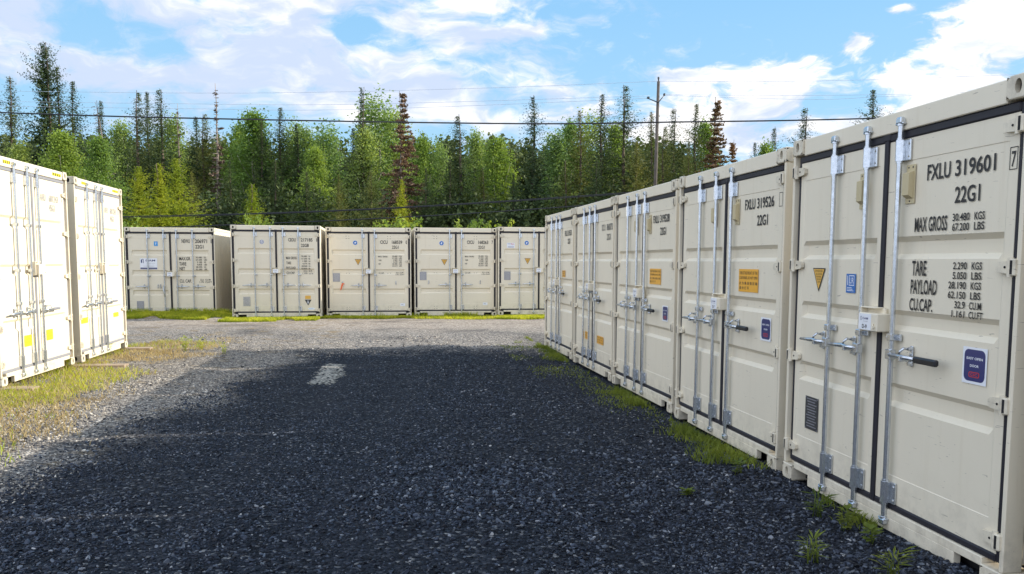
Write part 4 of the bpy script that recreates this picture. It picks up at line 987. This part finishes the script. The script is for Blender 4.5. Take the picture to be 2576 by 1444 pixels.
weed(1.98, 4.25, .26, 10, 'grass clump at the bottom right corner of the yard', seed=5)
weed(1.28, 6.0, .08, 5, 'tiny green sprig alone on the dark gravel in front of the nearest container', seed=6, broad=True)
weed(1.79, 6.55, .17, 5, 'leafy weed between the corner castings of the two nearest right containers', seed=7, broad=True)
weed(-5.95, 15.25, .34, 8, 'tall bright weed on the gravel beyond the left row', 'grass', 8, True)
weed(-5.75, 15.5, .30, 7, 'second tall bright weed just right of the tallest one beyond the left row', 'grass', 9, True)
weed(-5.15, 15.0, .24, 6, 'bright weed nearest the shadow edge beyond the left row', 'grass', 10, True)
weed(-6.75, 12.7, .20, 12, 'leafy green weed growing under the left containers where they meet', 'grass', 12, True)
weed(-7.05, 14.6, .26, 14, 'broad green weed under the doors of the second left container', 'grass', 11, True)

# ------------------------------------------------------------------ trees
def leaf_quads(r, centers, n_each, spread, size, elong=1.0, down=0.0, flat=0.0):
    k = len(centers) * n_each; c = np.repeat(centers, n_each, 0) + r.normal(size=(k, 3)) * np.repeat(np.asarray(spread).reshape(-1, 1) if np.ndim(spread) else np.full((len(centers), 1), spread), n_each, 0)
    a = r.normal(size=(k, 3)); a[:, 2] = a[:, 2] * (1 - flat) - down; a /= np.linalg.norm(a, axis=1)[:, None] + 1e-9
    b = np.cross(a, r.normal(size=(k, 3))); b /= np.linalg.norm(b, axis=1)[:, None] + 1e-9
    s = size * (.6 + .8 * r.random((k, 1))); A = a * s * elong; B = b * s * .5
    V = np.stack([c - A * .5, c + B * .8, c + A * .5, c - B * .8], 1).reshape(-1, 3); return V
def quadF(n, off=0): b = np.arange(n) * 4 + off; return np.stack([b, b + 1, b + 2, b + 3], 1)
def spruce_mesh(seed, H=10.0, R=1.15, mat='spruce', z0=.08, dense=1.0, club=0.0, power=.85, size=.15, irregular=.3, cap=9.0):
    r = np.random.default_rng(seed); V = []; z = z0 * H; lean = r.normal(size=2) * .015
    while z < H - .05:
        t = (z - z0 * H) / (H * (1 - z0)); L0 = min(R * (1 - t) ** power, cap) + .03
        L0 *= 1 + irregular * .8 * math.sin(z * 3.1 + seed) * r.random()
        if club and t > .80: L0 = L0 + club * math.sin((t - .8) / .2 * math.pi) * .5
        nb = int((7 + 5 * (1 - t)) * dense); ang = r.random() * 6.28
        for i in range(nb):
            L = L0 * r.uniform(.5, 1.18) * (1 + irregular * r.normal() * .4); a = ang + 6.283 * i / nb + r.normal() * .25
            if r.random() < .08 or L < .03: continue
            droop = -.35 * (1 - t) + .25 * t + r.normal() * .08; m = max(4, int(L / .075 * dense)); f = np.linspace(.06, 1, m)
            px = math.cos(a) * L * f; py = math.sin(a) * L * f; pz = z + L * (droop * f + .22 * f ** 2) + lean[0] * 0
            c = np.stack([px, py, pz], 1); c += r.normal(size=c.shape) * .035
            d = np.array([math.cos(a), math.sin(a), droop + .3 * 1]); side = np.array([-math.sin(a), math.cos(a), 0])
            for sgn in (-1, 1, 0):
                s = size * (.55 + .65 * r.random((m, 1))) * (1.1 - .5 * f[:, None]) * (1.12 - .68 * t)
                dirv = d * .55 + side * sgn * .8 + r.normal(size=(m, 3)) * .25; dirv[:, 2] -= .25 if sgn else .5; dirv /= np.linalg.norm(dirv, axis=1)[:, None]
                wv = np.cross(dirv, r.normal(size=(m, 3))); wv /= np.linalg.norm(wv, axis=1)[:, None] + 1e-9
                V.append(np.stack([c, c + dirv * s * .6 + wv * s * .26, c + dirv * s * 1.3, c + dirv * s * .6 - wv * s * .26], 1).reshape(-1, 3))
        z += (.14 + .06 * r.random()) * (1.0 if t < .75 else .6)
    V = np.concatenate(V); crown = np_mesh('crown', V, quadF(len(V) // 4), M[mat])
    return crown, trunk_mesh(seed, H, .11 + .006 * H, 'bark')
def trunk_mesh(seed, H, r0, mat, wob=.12, limbs=None):
    r = random.Random(seed); mb = MB(); n = 9; pts = []; x = y = 0
    for i in range(n + 1): pts.append((x, y, H * i / n - (.3 if i == 0 else 0))); x += r.uniform(-wob, wob) * .5; y += r.uniform(-wob, wob) * .5
    mb.path(pts, [max(.012, r0 * (1 - i / n) ** .8) for i in range(n + 1)], 7)
    for l in (limbs or []): mb.path(l[0], l[1], 5)
    return mb.mesh('trunk', M[mat])
def poplar_mesh(seed, H=9.0, R=1.7, mat='poplar', base=.22, clumps=130, per=88, size=.105, top=1.0):
    r = np.random.default_rng(seed); cs = []; sp = []; limbs = []; rr = random.Random(seed)
    for i in range(13):
        t = .18 + .62 * i / 12; a = i * 2.4 + rr.uniform(-.4, .4); L = R * (1.25 - t) * rr.uniform(.7, 1.1); z0 = H * t * .95
        p = [(0, 0, z0), (math.cos(a) * L * .5, math.sin(a) * L * .5, z0 + L * .7), (math.cos(a) * L * .85, math.sin(a) * L * .85, z0 + L * 1.5)]
        limbs.append((p, [.05 * (1.1 - t), .03 * (1.1 - t), .008]))
    while len(cs) < clumps:
        t = r.random() ** .8; prof = R * (math.sin(math.pi * min(1, (t * .82 + .18)) ** .9) ** .75) * (1 - .35 * t) * (1 + .3 * math.sin(7 * t + seed)); a = r.random() * 6.28; q = r.random() ** .45
        cs.append([math.cos(a) * prof * q, math.sin(a) * prof * q, H * (base + (1 - base) * t * top)]); sp.append(.17 + .16 * r.random())
    V = leaf_quads(r, np.array(cs), per, np.array(sp), size, 1.15); crown = np_mesh('crown', V, quadF(len(V) // 4), M[mat])
    return crown, trunk_mesh(seed, H * .93, .11, 'pale_bark', .15, limbs)
def dead_mesh(seed, H=10, R=1.0, needles=0.4, mat='brown', lean=0.0):
    r = np.random.default_rng(seed); rr = random.Random(seed); limbs = []; V = []; z = .12 * H
    while z < H * .985:
        t = z / H
        for i in range(rr.randint(4, 7)):
            a = rr.random() * 6.28; L = R * (1 - t) ** 1.2 * rr.uniform(.5, 1.15) + .10; dr = -.35 + .3 * t
            p = [(0, 0, z), (math.cos(a) * L * .5, math.sin(a) * L * .5, z + L * dr * .6), (math.cos(a) * L, math.sin(a) * L, z + L * (dr + .15))]; limbs.append((p, [.018, .012, .004]))
            if needles and rr.random() < needles * 1.6:
                m = int(9 * L / .3) + 3; f = r.random((m, 1)) * .9 + .15; c = np.array(p[2]) * f + np.array([0, 0, z]) * (1 - f); V.append(leaf_quads(r, c, 2, .045, .10, 1.5, .3, .5))
        z += .16 + .12 * rr.random()
    if not V: V = [leaf_quads(r, np.array([[0, 0, H * .9]]), 2, .05, .08)]
    V = np.concatenate(V); crown = np_mesh('crown', V, quadF(len(V) // 4), M[mat]); return crown, trunk_mesh(seed, H, .14, 'dead_bark', .1, limbs)
def bush_mesh(seed, H=3.7, R=.75):
    r = np.random.default_rng(seed); rr = random.Random(seed); limbs = []; cs = []
    for i in range(22):
        a = rr.random() * 6.28; L = R * rr.uniform(.2, 1.1); h = H * rr.uniform(.62, 1.0); p = [(0, 0, 0), (math.cos(a) * L * .35, math.sin(a) * L * .35, h * .55), (math.cos(a) * L, math.sin(a) * L, h)]; limbs.append((p, [.022, .014, .004]))
        for f in np.linspace(.35, 1.0, 16): cs.append([math.cos(a) * L * f ** 1.5, math.sin(a) * L * f ** 1.5, h * f])
    V = leaf_quads(r, np.array(cs), 14, .085, .10, 1.4); return np_mesh('crown', V, quadF(len(V) // 4), M['bushleaf']), trunk_mesh(seed, H * .6, .03, 'bark', .1, limbs)
PR = {
 'S1': spruce_mesh(1, 10, 3.7, power=1.0, cap=1.55, irregular=.45), 'S2': spruce_mesh(2, 10, 3.4, club=.10, power=1.0, cap=1.5, irregular=.5), 'S3': spruce_mesh(3, 10, 4.0, 'spruce', power=1.0, cap=1.95, size=.17, irregular=.4), 'S4': spruce_mesh(4, 10, 3.7, 'spruce2', power=1.0, cap=1.7, size=.16, irregular=.45),
 'S5': spruce_mesh(5, 10, 3.2, 'spruce', club=.04, irregular=.6, power=1.05, cap=1.3), 'S6': spruce_mesh(6, 10, 4.2, 'spruce2', power=.95, cap=2.1, size=.17, irregular=.4), 'S7': spruce_mesh(8, 10, 2.0, 'spruce', irregular=.5, power=1.05, cap=1.1), 'T1': spruce_mesh(7, 10, 1.9, 'spruce', 0.08, 1.5, club=.8, irregular=.6, power=.75, size=.18),
 'P1': poplar_mesh(11, 10, 1.9), 'P2': poplar_mesh(12, 10, 1.6, 'poplar2', .2, 115, 80), 'P3': poplar_mesh(13, 10, 2.3, 'poplar', .15, 165, 84), 'P4': poplar_mesh(14, 10, 1.3, 'poplar2', .3, 90, 62),
 'Y1': spruce_mesh(21, 6, 1.35, 'young', .03, 1.6, 0, .75, .14), 'Y2': spruce_mesh(22, 6, 1.5, 'young', .03, 1.6, 0, .65, .14, .5),
 'D1': dead_mesh(31, 10, 2.2, 1.0, 'brown'), 'D2': dead_mesh(32, 10, 1.0, .10, 'bark_needles'), 'D3': dead_mesh(33, 10, 1.5, .0), 'B1': bush_mesh(41), 'B2': bush_mesh(42, 3.7, .95), 'G1': dead_mesh(34, 10, 1.9, 1.0, 'rusty')}
PH = {k: (10 if k[0] in 'STPDG' else 6 if k[0] == 'Y' else 3.8) for k in PR}
tr_rng = random.Random(77)
KN = {'S': ('spruce_tree', 'spruce'), 'T': ('spruce_tree', 'spruce'), 'P': ('poplar_tree', 'poplar'), 'Y': ('young_tree', 'young tree'), 'D': ('dead_tree', 'dead tree'), 'B': ('bush', 'bush'), 'G': ('spruce_tree', 'spruce')}
def tree(px, pytop, kind, Y, wf, lab, group, lean=0.0):
    uy = (853.0 - pytop) / 2119.4; cp, sp_ = math.cos(R_(5.27)), math.sin(R_(5.27)); dy = cp + uy * sp_; x = (px - 1287.5) / 2119.4 / dy * Y; top = (uy * cp - sp_) / dy * Y; gz = float(gz_(x, Y)); h = top - gz; h *= .95 if kind[0] == 'P' else 1.0
    if kind[0] == 'B': h = max(h, 1.2)
    s = h / PH[kind] * .99; nm, cat = KN[kind[0]]
    t = thing(nm, (x, Y, gz), tr_rng.random() * 6.28, lab, cat, group); wf = wf * (1.05 if kind[0] in 'ST' else 1.12 if kind[0] == 'P' else 1); t.scale = (s * wf, s * wf, s)
    if lean: t.rotation_euler = (0, lean, 0)
    cr, tk = PR[kind]; link('crown', cr, t); link('trunk', tk, t); return t
TG = 'trees behind the back row of containers'
T = [
 (22, 192, 'S2', 48, 1.0, 'slender spruce at the far left edge of the treeline'),
 (106, 106, 'T1', 46, .70, 'tallest spruce of the treeline with a thick clubbed top'), (140, 160, 'S5', 46.5, .8, 'spruce half merged with the tallest one on its right side'),
 (180, 203, 'S1', 47, .9, 'pointed spruce just right of the tallest pair'), (250, 253, 'S7', 52, .9, 'thin spruce top in the sky above the left containers'),
 (305, 250, 'D3', 50, .9, 'grey leaning dead snag with bare lower branches'), (345, 226, 'S5', 51, 1.0, 'left one of three clubbed spruce tops beside the snag'), (367, 229, 'S1', 53, .8, 'middle one of three clubbed spruce tops beside the snag'),
 (396, 222, 'S2', 50, 1.0, 'right one of three clubbed spruce tops beside the snag'), (442, 258, 'D2', 54, .7, 'thin pale dead spire behind the left poplars'),
 (490, 292, 'S1', 52, 1.0, 'dark pointed spruce left of the tall bare spire'), (513, 285, 'S4', 50, 1.0, 'olive spruce close beside the tall bare spire'), (541, 207, 'D2', 48, .9, 'tall bare brown spire, the highest dead tree left of centre'),
 (150, 318, 'P3', 43, 1.15, 'broad bright poplar below the tallest spruce'), (245, 335, 'P1', 42, 1.0, 'yellow green poplar above the second left container'), (45, 345, 'P2', 45, 1.0, 'poplar at the left edge behind the leftmost container'),
 (300, 290, 'P2', 55, .9, 'pale poplar behind the leaning snag'), (430, 275, 'P2', 56, .9, 'pale poplar crown behind the clubbed spruces'), (635, 268, 'P1', 50, 1.15, 'big round poplar right of the tall bare spire'),
 (600, 300, 'P3', 53, .8, 'dense poplar at the shoulder of the big round one'), (655, 300, 'S3', 49, .8, 'dark spruce standing in front of the big round poplar'), (703, 268, 'S1', 50, 1.0, 'dark spruce with a clean point left of the thick cable middle'),
 (735, 290, 'P4', 52, .9, 'thin poplar between two dark spruces'), (760, 300, 'P2', 53, 1.1, 'pale thin poplar with twiggy top'), (820, 296, 'P4', 54, 1.2, 'airy poplar whose crown shows the sky'), (742, 305, 'S5', 50, .9, 'narrow spruce beside the twiggy poplar'),
 (790, 360, 'P1', 47, 1.0, 'low dense poplar in front of the airy ones'), (886, 320, 'S1', 50, .9, 'small dark spruce left of the narrow tall spire'), (906, 216, 'S7', 49, .75, 'very narrow tall spruce spire left of the red dead tree'),
 (940, 218, 'P4', 51, 1.3, 'tallest poplar of the treeline'), (915, 300, 'P2', 49, 1.0, 'dense poplar below the tallest one'), (985, 255, 'P2', 53, 1.1, 'poplar crown directly behind the red dead tree'), (1012, 225, 'D1', 45, 1.0, 'reddish brown dead spruce, still holding its needles'),
 (1060, 330, 'P1', 49, .8, 'poplar at the right shoulder of the red dead tree'), (1102, 335, 'P4', 52, .8, 'thin poplar in the dip of the treeline'), (1148, 283, 'S5', 47, 1.1, 'solitary spruce spire in the dip of the treeline'),
 (1195, 312, 'P2', 50, .9, 'loose poplar left of the rounded low crown'), (1250, 330, 'P3', 48, 1.0, 'rounded yellow green crown right of the dip'), (1338, 233, 'S5', 46, 1.05, 'tall dark spire just right of the rounded crown'),
 (1395, 312, 'P2', 50, 1.05, 'poplar right of the tall dark spire'), (1432, 290, 'P1', 53, .8, 'poplar with a thin pointed crown near the centre right'), (1456, 272, 'S4', 50, .9, 'olive topped spruce among bare twigs'),
 (1485, 270, 'P4', 52, 1.2, 'twiggy grey green poplar left of the two high spruces'), (1513, 231, 'S1', 47, .95, 'left one of the two high spruces near the pole'), (1573, 208, 'S2', 46, 1.05, 'right one of the two high spruces near the pole'),
 (1545, 300, 'P1', 52, .9, 'poplar between the two high spruces'), (1600, 350, 'S6', 43, .9, 'wide olive spruce left of the utility pole'), (1637, 275, 'S4', 47, .8, 'spruce touching the utility pole on its left'),
 (1672, 312, 'S4', 44, .9, 'olive spruce right of the utility pole'), (1691, 267, 'S2', 49, .9, 'dark clubbed spruce behind the olive one beyond the pole'), (1750, 255, 'S1', 48, .95, 'dark spruce in front of the bright poplar right of the pole'),
 (1772, 292, 'P1', 50, .9, 'bright poplar between dark and brownish spruce'), (1802, 236, 'G1', 46, 1.15, 'brownish thinning spruce right of the bright poplar'), (1842, 345, 'G1', 47, 1.1, 'short brownish spruce at the end of the treeline'),
 (1730, 350, 'S6', 44, .7, 'low olive spruce below the dark one right of the pole'), (1945, 312, 'S5', 52, .9, 'small spruce tip above the right row, left of the lone dark one'), (1925, 345, 'P1', 46, .8, 'bright poplar crown rising over the right row'),
 (1897, 352, 'S1', 49, .8, 'stub of a dark spruce at the left edge of the crown over the right row'), (2021, 264, 'S2', 45, .95, 'lone dark spruce above the container lettered 319601'), (2193, 217, 'S1', 44, 1.05, 'rightmost lone spruce cut off by the nearest container'),
 (345, 420, 'Y2', 36, 1.0, 'bright young tree next to the corner of the left row'), (397, 412, 'Y1', 35, 1.15, 'bright cone shaped young tree above the leftmost back container'), (440, 400, 'Y2', 37, 1.1, 'tall bright young tree over the gap between the first two back containers'),
 (480, 430, 'S6', 42, .8, 'olive spruce partly lit behind the bright young trees'), (632, 463, 'Y1', 34, 1.15, 'sunlit young tree standing alone above the container lettered 217185'), (850, 438, 'S6', 40, .75, 'olive spruce half lit above the gap of the third back container'),
 (930, 430, 'S6', 39, .95, 'broad olive spruce left of the small sunlit tree'), (1008, 450, 'Y1', 35, .75, 'small sunlit tree in front of the red dead one'), (690, 400, 'S3', 44, .9, 'dark spruce behind the solitary sunlit young tree'),
 (575, 400, 'S3', 45, .8, 'dark low spruce left of the solitary sunlit young tree'), (1290, 430, 'S3', 45, .8, 'dark low spruce behind the rightmost back container'), (1130, 400, 'S3', 46, .9, 'dark full spruce under the solitary spire'), (1210, 420, 'S4', 46, .9, 'dull olive spruce in the shade of the rounded crown'),
 (1420, 400, 'S4', 45, 1.0, 'olive spruce above the far end of the right row'), (1500, 400, 'S3', 44, .9, 'dark spruce above the middle of the right row'), (770, 430, 'S3', 43, .9, 'dark spruce in the middle of the wall of trees'), (1070, 420, 'S3', 44, .8, 'dark spruce right of the red dead tree'),
 (325, 543, 'B2', 30, .9, 'bright bush peeping over the left end of the back row'), (650, 528, 'B1', 30.5, .7, 'bright bush over the container lettered 217185'), (1000, 532, 'B1', 30.8, 1.25, 'largest bright bush, over the right end of the container lettered 168539'),
 (1158, 545, 'B2', 31.2, .7, 'sparse bush over the left door of the container lettered 168263'), (1200, 538, 'B1', 31.4, .7, 'upright bush over the right door of the container lettered 168263'), (1262, 545, 'B2', 31.5, .9, 'bright bush over the gap of the two rightmost back containers')]
for i, (px, py, kd, Y_, wf, lb) in enumerate(T):
    o = tree(px, py, kd, Y_, wf, lb, TG if kd[0] != 'B' else 'bushes over the back row', lean=-.16 if kd == 'D3' else 0)
# the wood behind them, a mass of crowns
def wood():
    r = np.random.default_rng(5); cs = []
    for i in range(520):
        y = r.uniform(56, 76); x = r.uniform(-.68, .34) * y; h = (7.6 + 3.0 * (r.random() - .3)) * (y / 60) * (.78 if x / y > .2 else 1) * (.55 if x / y > .27 else 1); R = r.uniform(1.0, 2.0)
        n = int(40 * h / 8); t = r.random(n); a = r.random(n) * 6.28; rad = R * (1 - t) ** .6 * np.sqrt(r.random(n)); z = t * h - 1.5
        cs.append(np.stack([x + np.cos(a) * rad, y + np.sin(a) * rad, z], 1))
    V = leaf_quads(r, np.concatenate(cs), 16, .38, .34, 1.2, .2); tag(link('woodland', np_mesh('woodland', V, quadF(len(V) // 4), M['spruce'])), kind='stuff')
    r = np.random.default_rng(6); n = 12000; y = r.uniform(43, 62, n); x = r.uniform(-.68, .40, n) * y
    c = np.stack([x, y, r.uniform(-1.6, 3.2, n) ** 1.0], 1); V = leaf_quads(r, c, 18, .45, .17, 1.2); tag(link('undergrowth', np_mesh('undergrowth', V, quadF(len(V) // 4), M['spruce'])), kind='stuff')
    # the same wood goes on behind the right row, out of sight, and keeps the low sun off the foot of the treeline
    r = np.random.default_rng(8); cs = []
    for i in range(150):
        y = r.uniform(46, 72); x = y * r.uniform(.42, .95); h = 8.2; n = 44; t = r.random(n); a = r.random(n) * 6.28; rad = 1.9 * (1 - t) ** .6 * np.sqrt(r.random(n)); cs.append(np.stack([x + np.cos(a) * rad, y + np.sin(a) * rad, t * h - 1.5], 1))
    for i in range(190):
        y = r.uniform(41, 70); x = y * r.uniform(.67, 1.15); h = 13.0 + 2 * r.random(); n = 70; t = r.random(n); a = r.random(n) * 6.28; rad = 2.3 * (1 - t) ** .6 * np.sqrt(r.random(n)); cs.append(np.stack([x + np.cos(a) * rad, y + np.sin(a) * rad, t * h - 1.5], 1))
    V = leaf_quads(r, np.concatenate(cs), 16, .4, .36, 1.2, .2); tag(link('woodland', np_mesh('woodland', V, quadF(len(V) // 4), M['spruce'])), kind='stuff')
wood()

# ------------------------------------------------------------------ pole and wires
PY = 42.0
def at(u, v, Y): return (u * Y, Y, v * Y)
pl = thing('utility_pole', at(.1655, 0, PY)[:2] + (-1.7,), 0, 'grey wooden utility pole rising among the trees behind the right row', 'pole')
part('shaft', None, lambda mb: mb.path([(0, 0, 0), (.07, 0, 5.5), (.134, 0, 10.44)], [.10, .088, .07], 12), M['pole'], pl)
part('insulator', None, lambda mb: (mb.tube((.134, 0, 10.44), (.134, 0, 10.62), .03, .045, 8), mb.tube((.134, 0, 10.6), (.134, 0, 10.66), .06, .04, 8)), M['plate'], pl)
part('crossarm', None, lambda mb: (mb.path([(-.35, -.05, 9.62), (.12, -.12, 9.42), (.42, -.05, 9.78)], [.022, .035, .022], 6), mb.bbox(-.42, -.30, -.11, .01, 9.61, 9.71, .02), mb.bbox(.37, .47, -.11, .01, 9.76, 9.87, .02)), M['plate'], pl)
def wire(pts, r, lab, grp, mat='thinwire'):
    # pts: (u, v, Y) -> smooth curve through them
    P3 = [Vector(at(*p)) for p in pts]; out = []
    for i in range(len(P3) - 1):
        p0 = P3[max(i - 1, 0)]; p1 = P3[i]; p2 = P3[i + 1]; p3 = P3[min(i + 2, len(P3) - 1)]
        for k in range(10):
            t = k / 10; out.append(.5 * ((2 * p1) + (-p0 + p2) * t + (2 * p0 - 5 * p1 + 4 * p2 - p3) * t * t + (-p0 + 3 * p1 - 3 * p2 + p3) * t ** 3))
    out.append(P3[-1]); o = part('power_line', None, lambda mb: mb.path(out, r, 6), M[mat], None); tag(o, lab, 'cable', grp)
WG = 'thin wires carried by the pole'
wire([(-.9, .198, PY), (-.595, .1947, PY), (-.304, .1935, PY), (-.041, .1998, PY), (.1687, .2085, PY)], .008, 'topmost thin wire running left from the pole top', WG)
wire([(-.9, .186, PY), (-.411, .1812, PY), (-.18, .1812, PY), (.1590, .1920, PY)], .008, 'middle thin wire running left from the pole arm', WG)
wire([(-.9, .181, PY), (-.411, .1757, PY), (-.18, .1753, PY), (.1595, .1892, PY)], .008, 'lowest thin wire running left from the pole arm', WG)
wire([(.1687, .2085, PY), (.35, .2095, PY), (.557, .2164, PY), (.9, .232, PY)], .007, 'topmost thin wire running right from the pole top', WG)
wire([(.177, .1935, PY), (.35, .193, PY), (.558, .1984, PY), (.9, .215, PY)], .007, 'upper thin wire running right from the pole arm', WG)
wire([(.1765, .1925, PY), (.35, .1885, PY), (.466, .1935, PY), (.9, .209, PY)], .007, 'lower thin wire running right from the pole arm', WG)
wire([(-1.1, .190, 30), (-.5964, .1703, 30), (-.3191, .1636, 30), (.0049, .1597, 30), (.19, .1622, 30), (.4166, .1671, 30), (.8, .182, 30)], .026, 'thick black cable crossing the whole sky in front of the trees', 'black cables', 'wire')
wire([(-.8, .044, 33), (-.4553, .0507, 33), (-.1816, .0601, 33), (.1265, .0801, 33), (.4, .103, 33)], .021, 'upper black cable close above the back row', 'black cables', 'wire')
wire([(-.8, .038, 33.4), (-.4553, .0490, 33.4), (-.1816, .0592, 33.4), (.1265, .0787, 33.4), (.4, .100, 33.4)], .014, 'thin cable running tight below the upper black cable', 'black cables', 'wire')
wire([(-.8, .031, 32), (-.4558, .0373, 32), (-.1818, .0485, 32), (.052, .0632, 32), (.4, .092, 32)], .021, 'lowest black cable grazing the container roofs', 'black cables', 'wire')
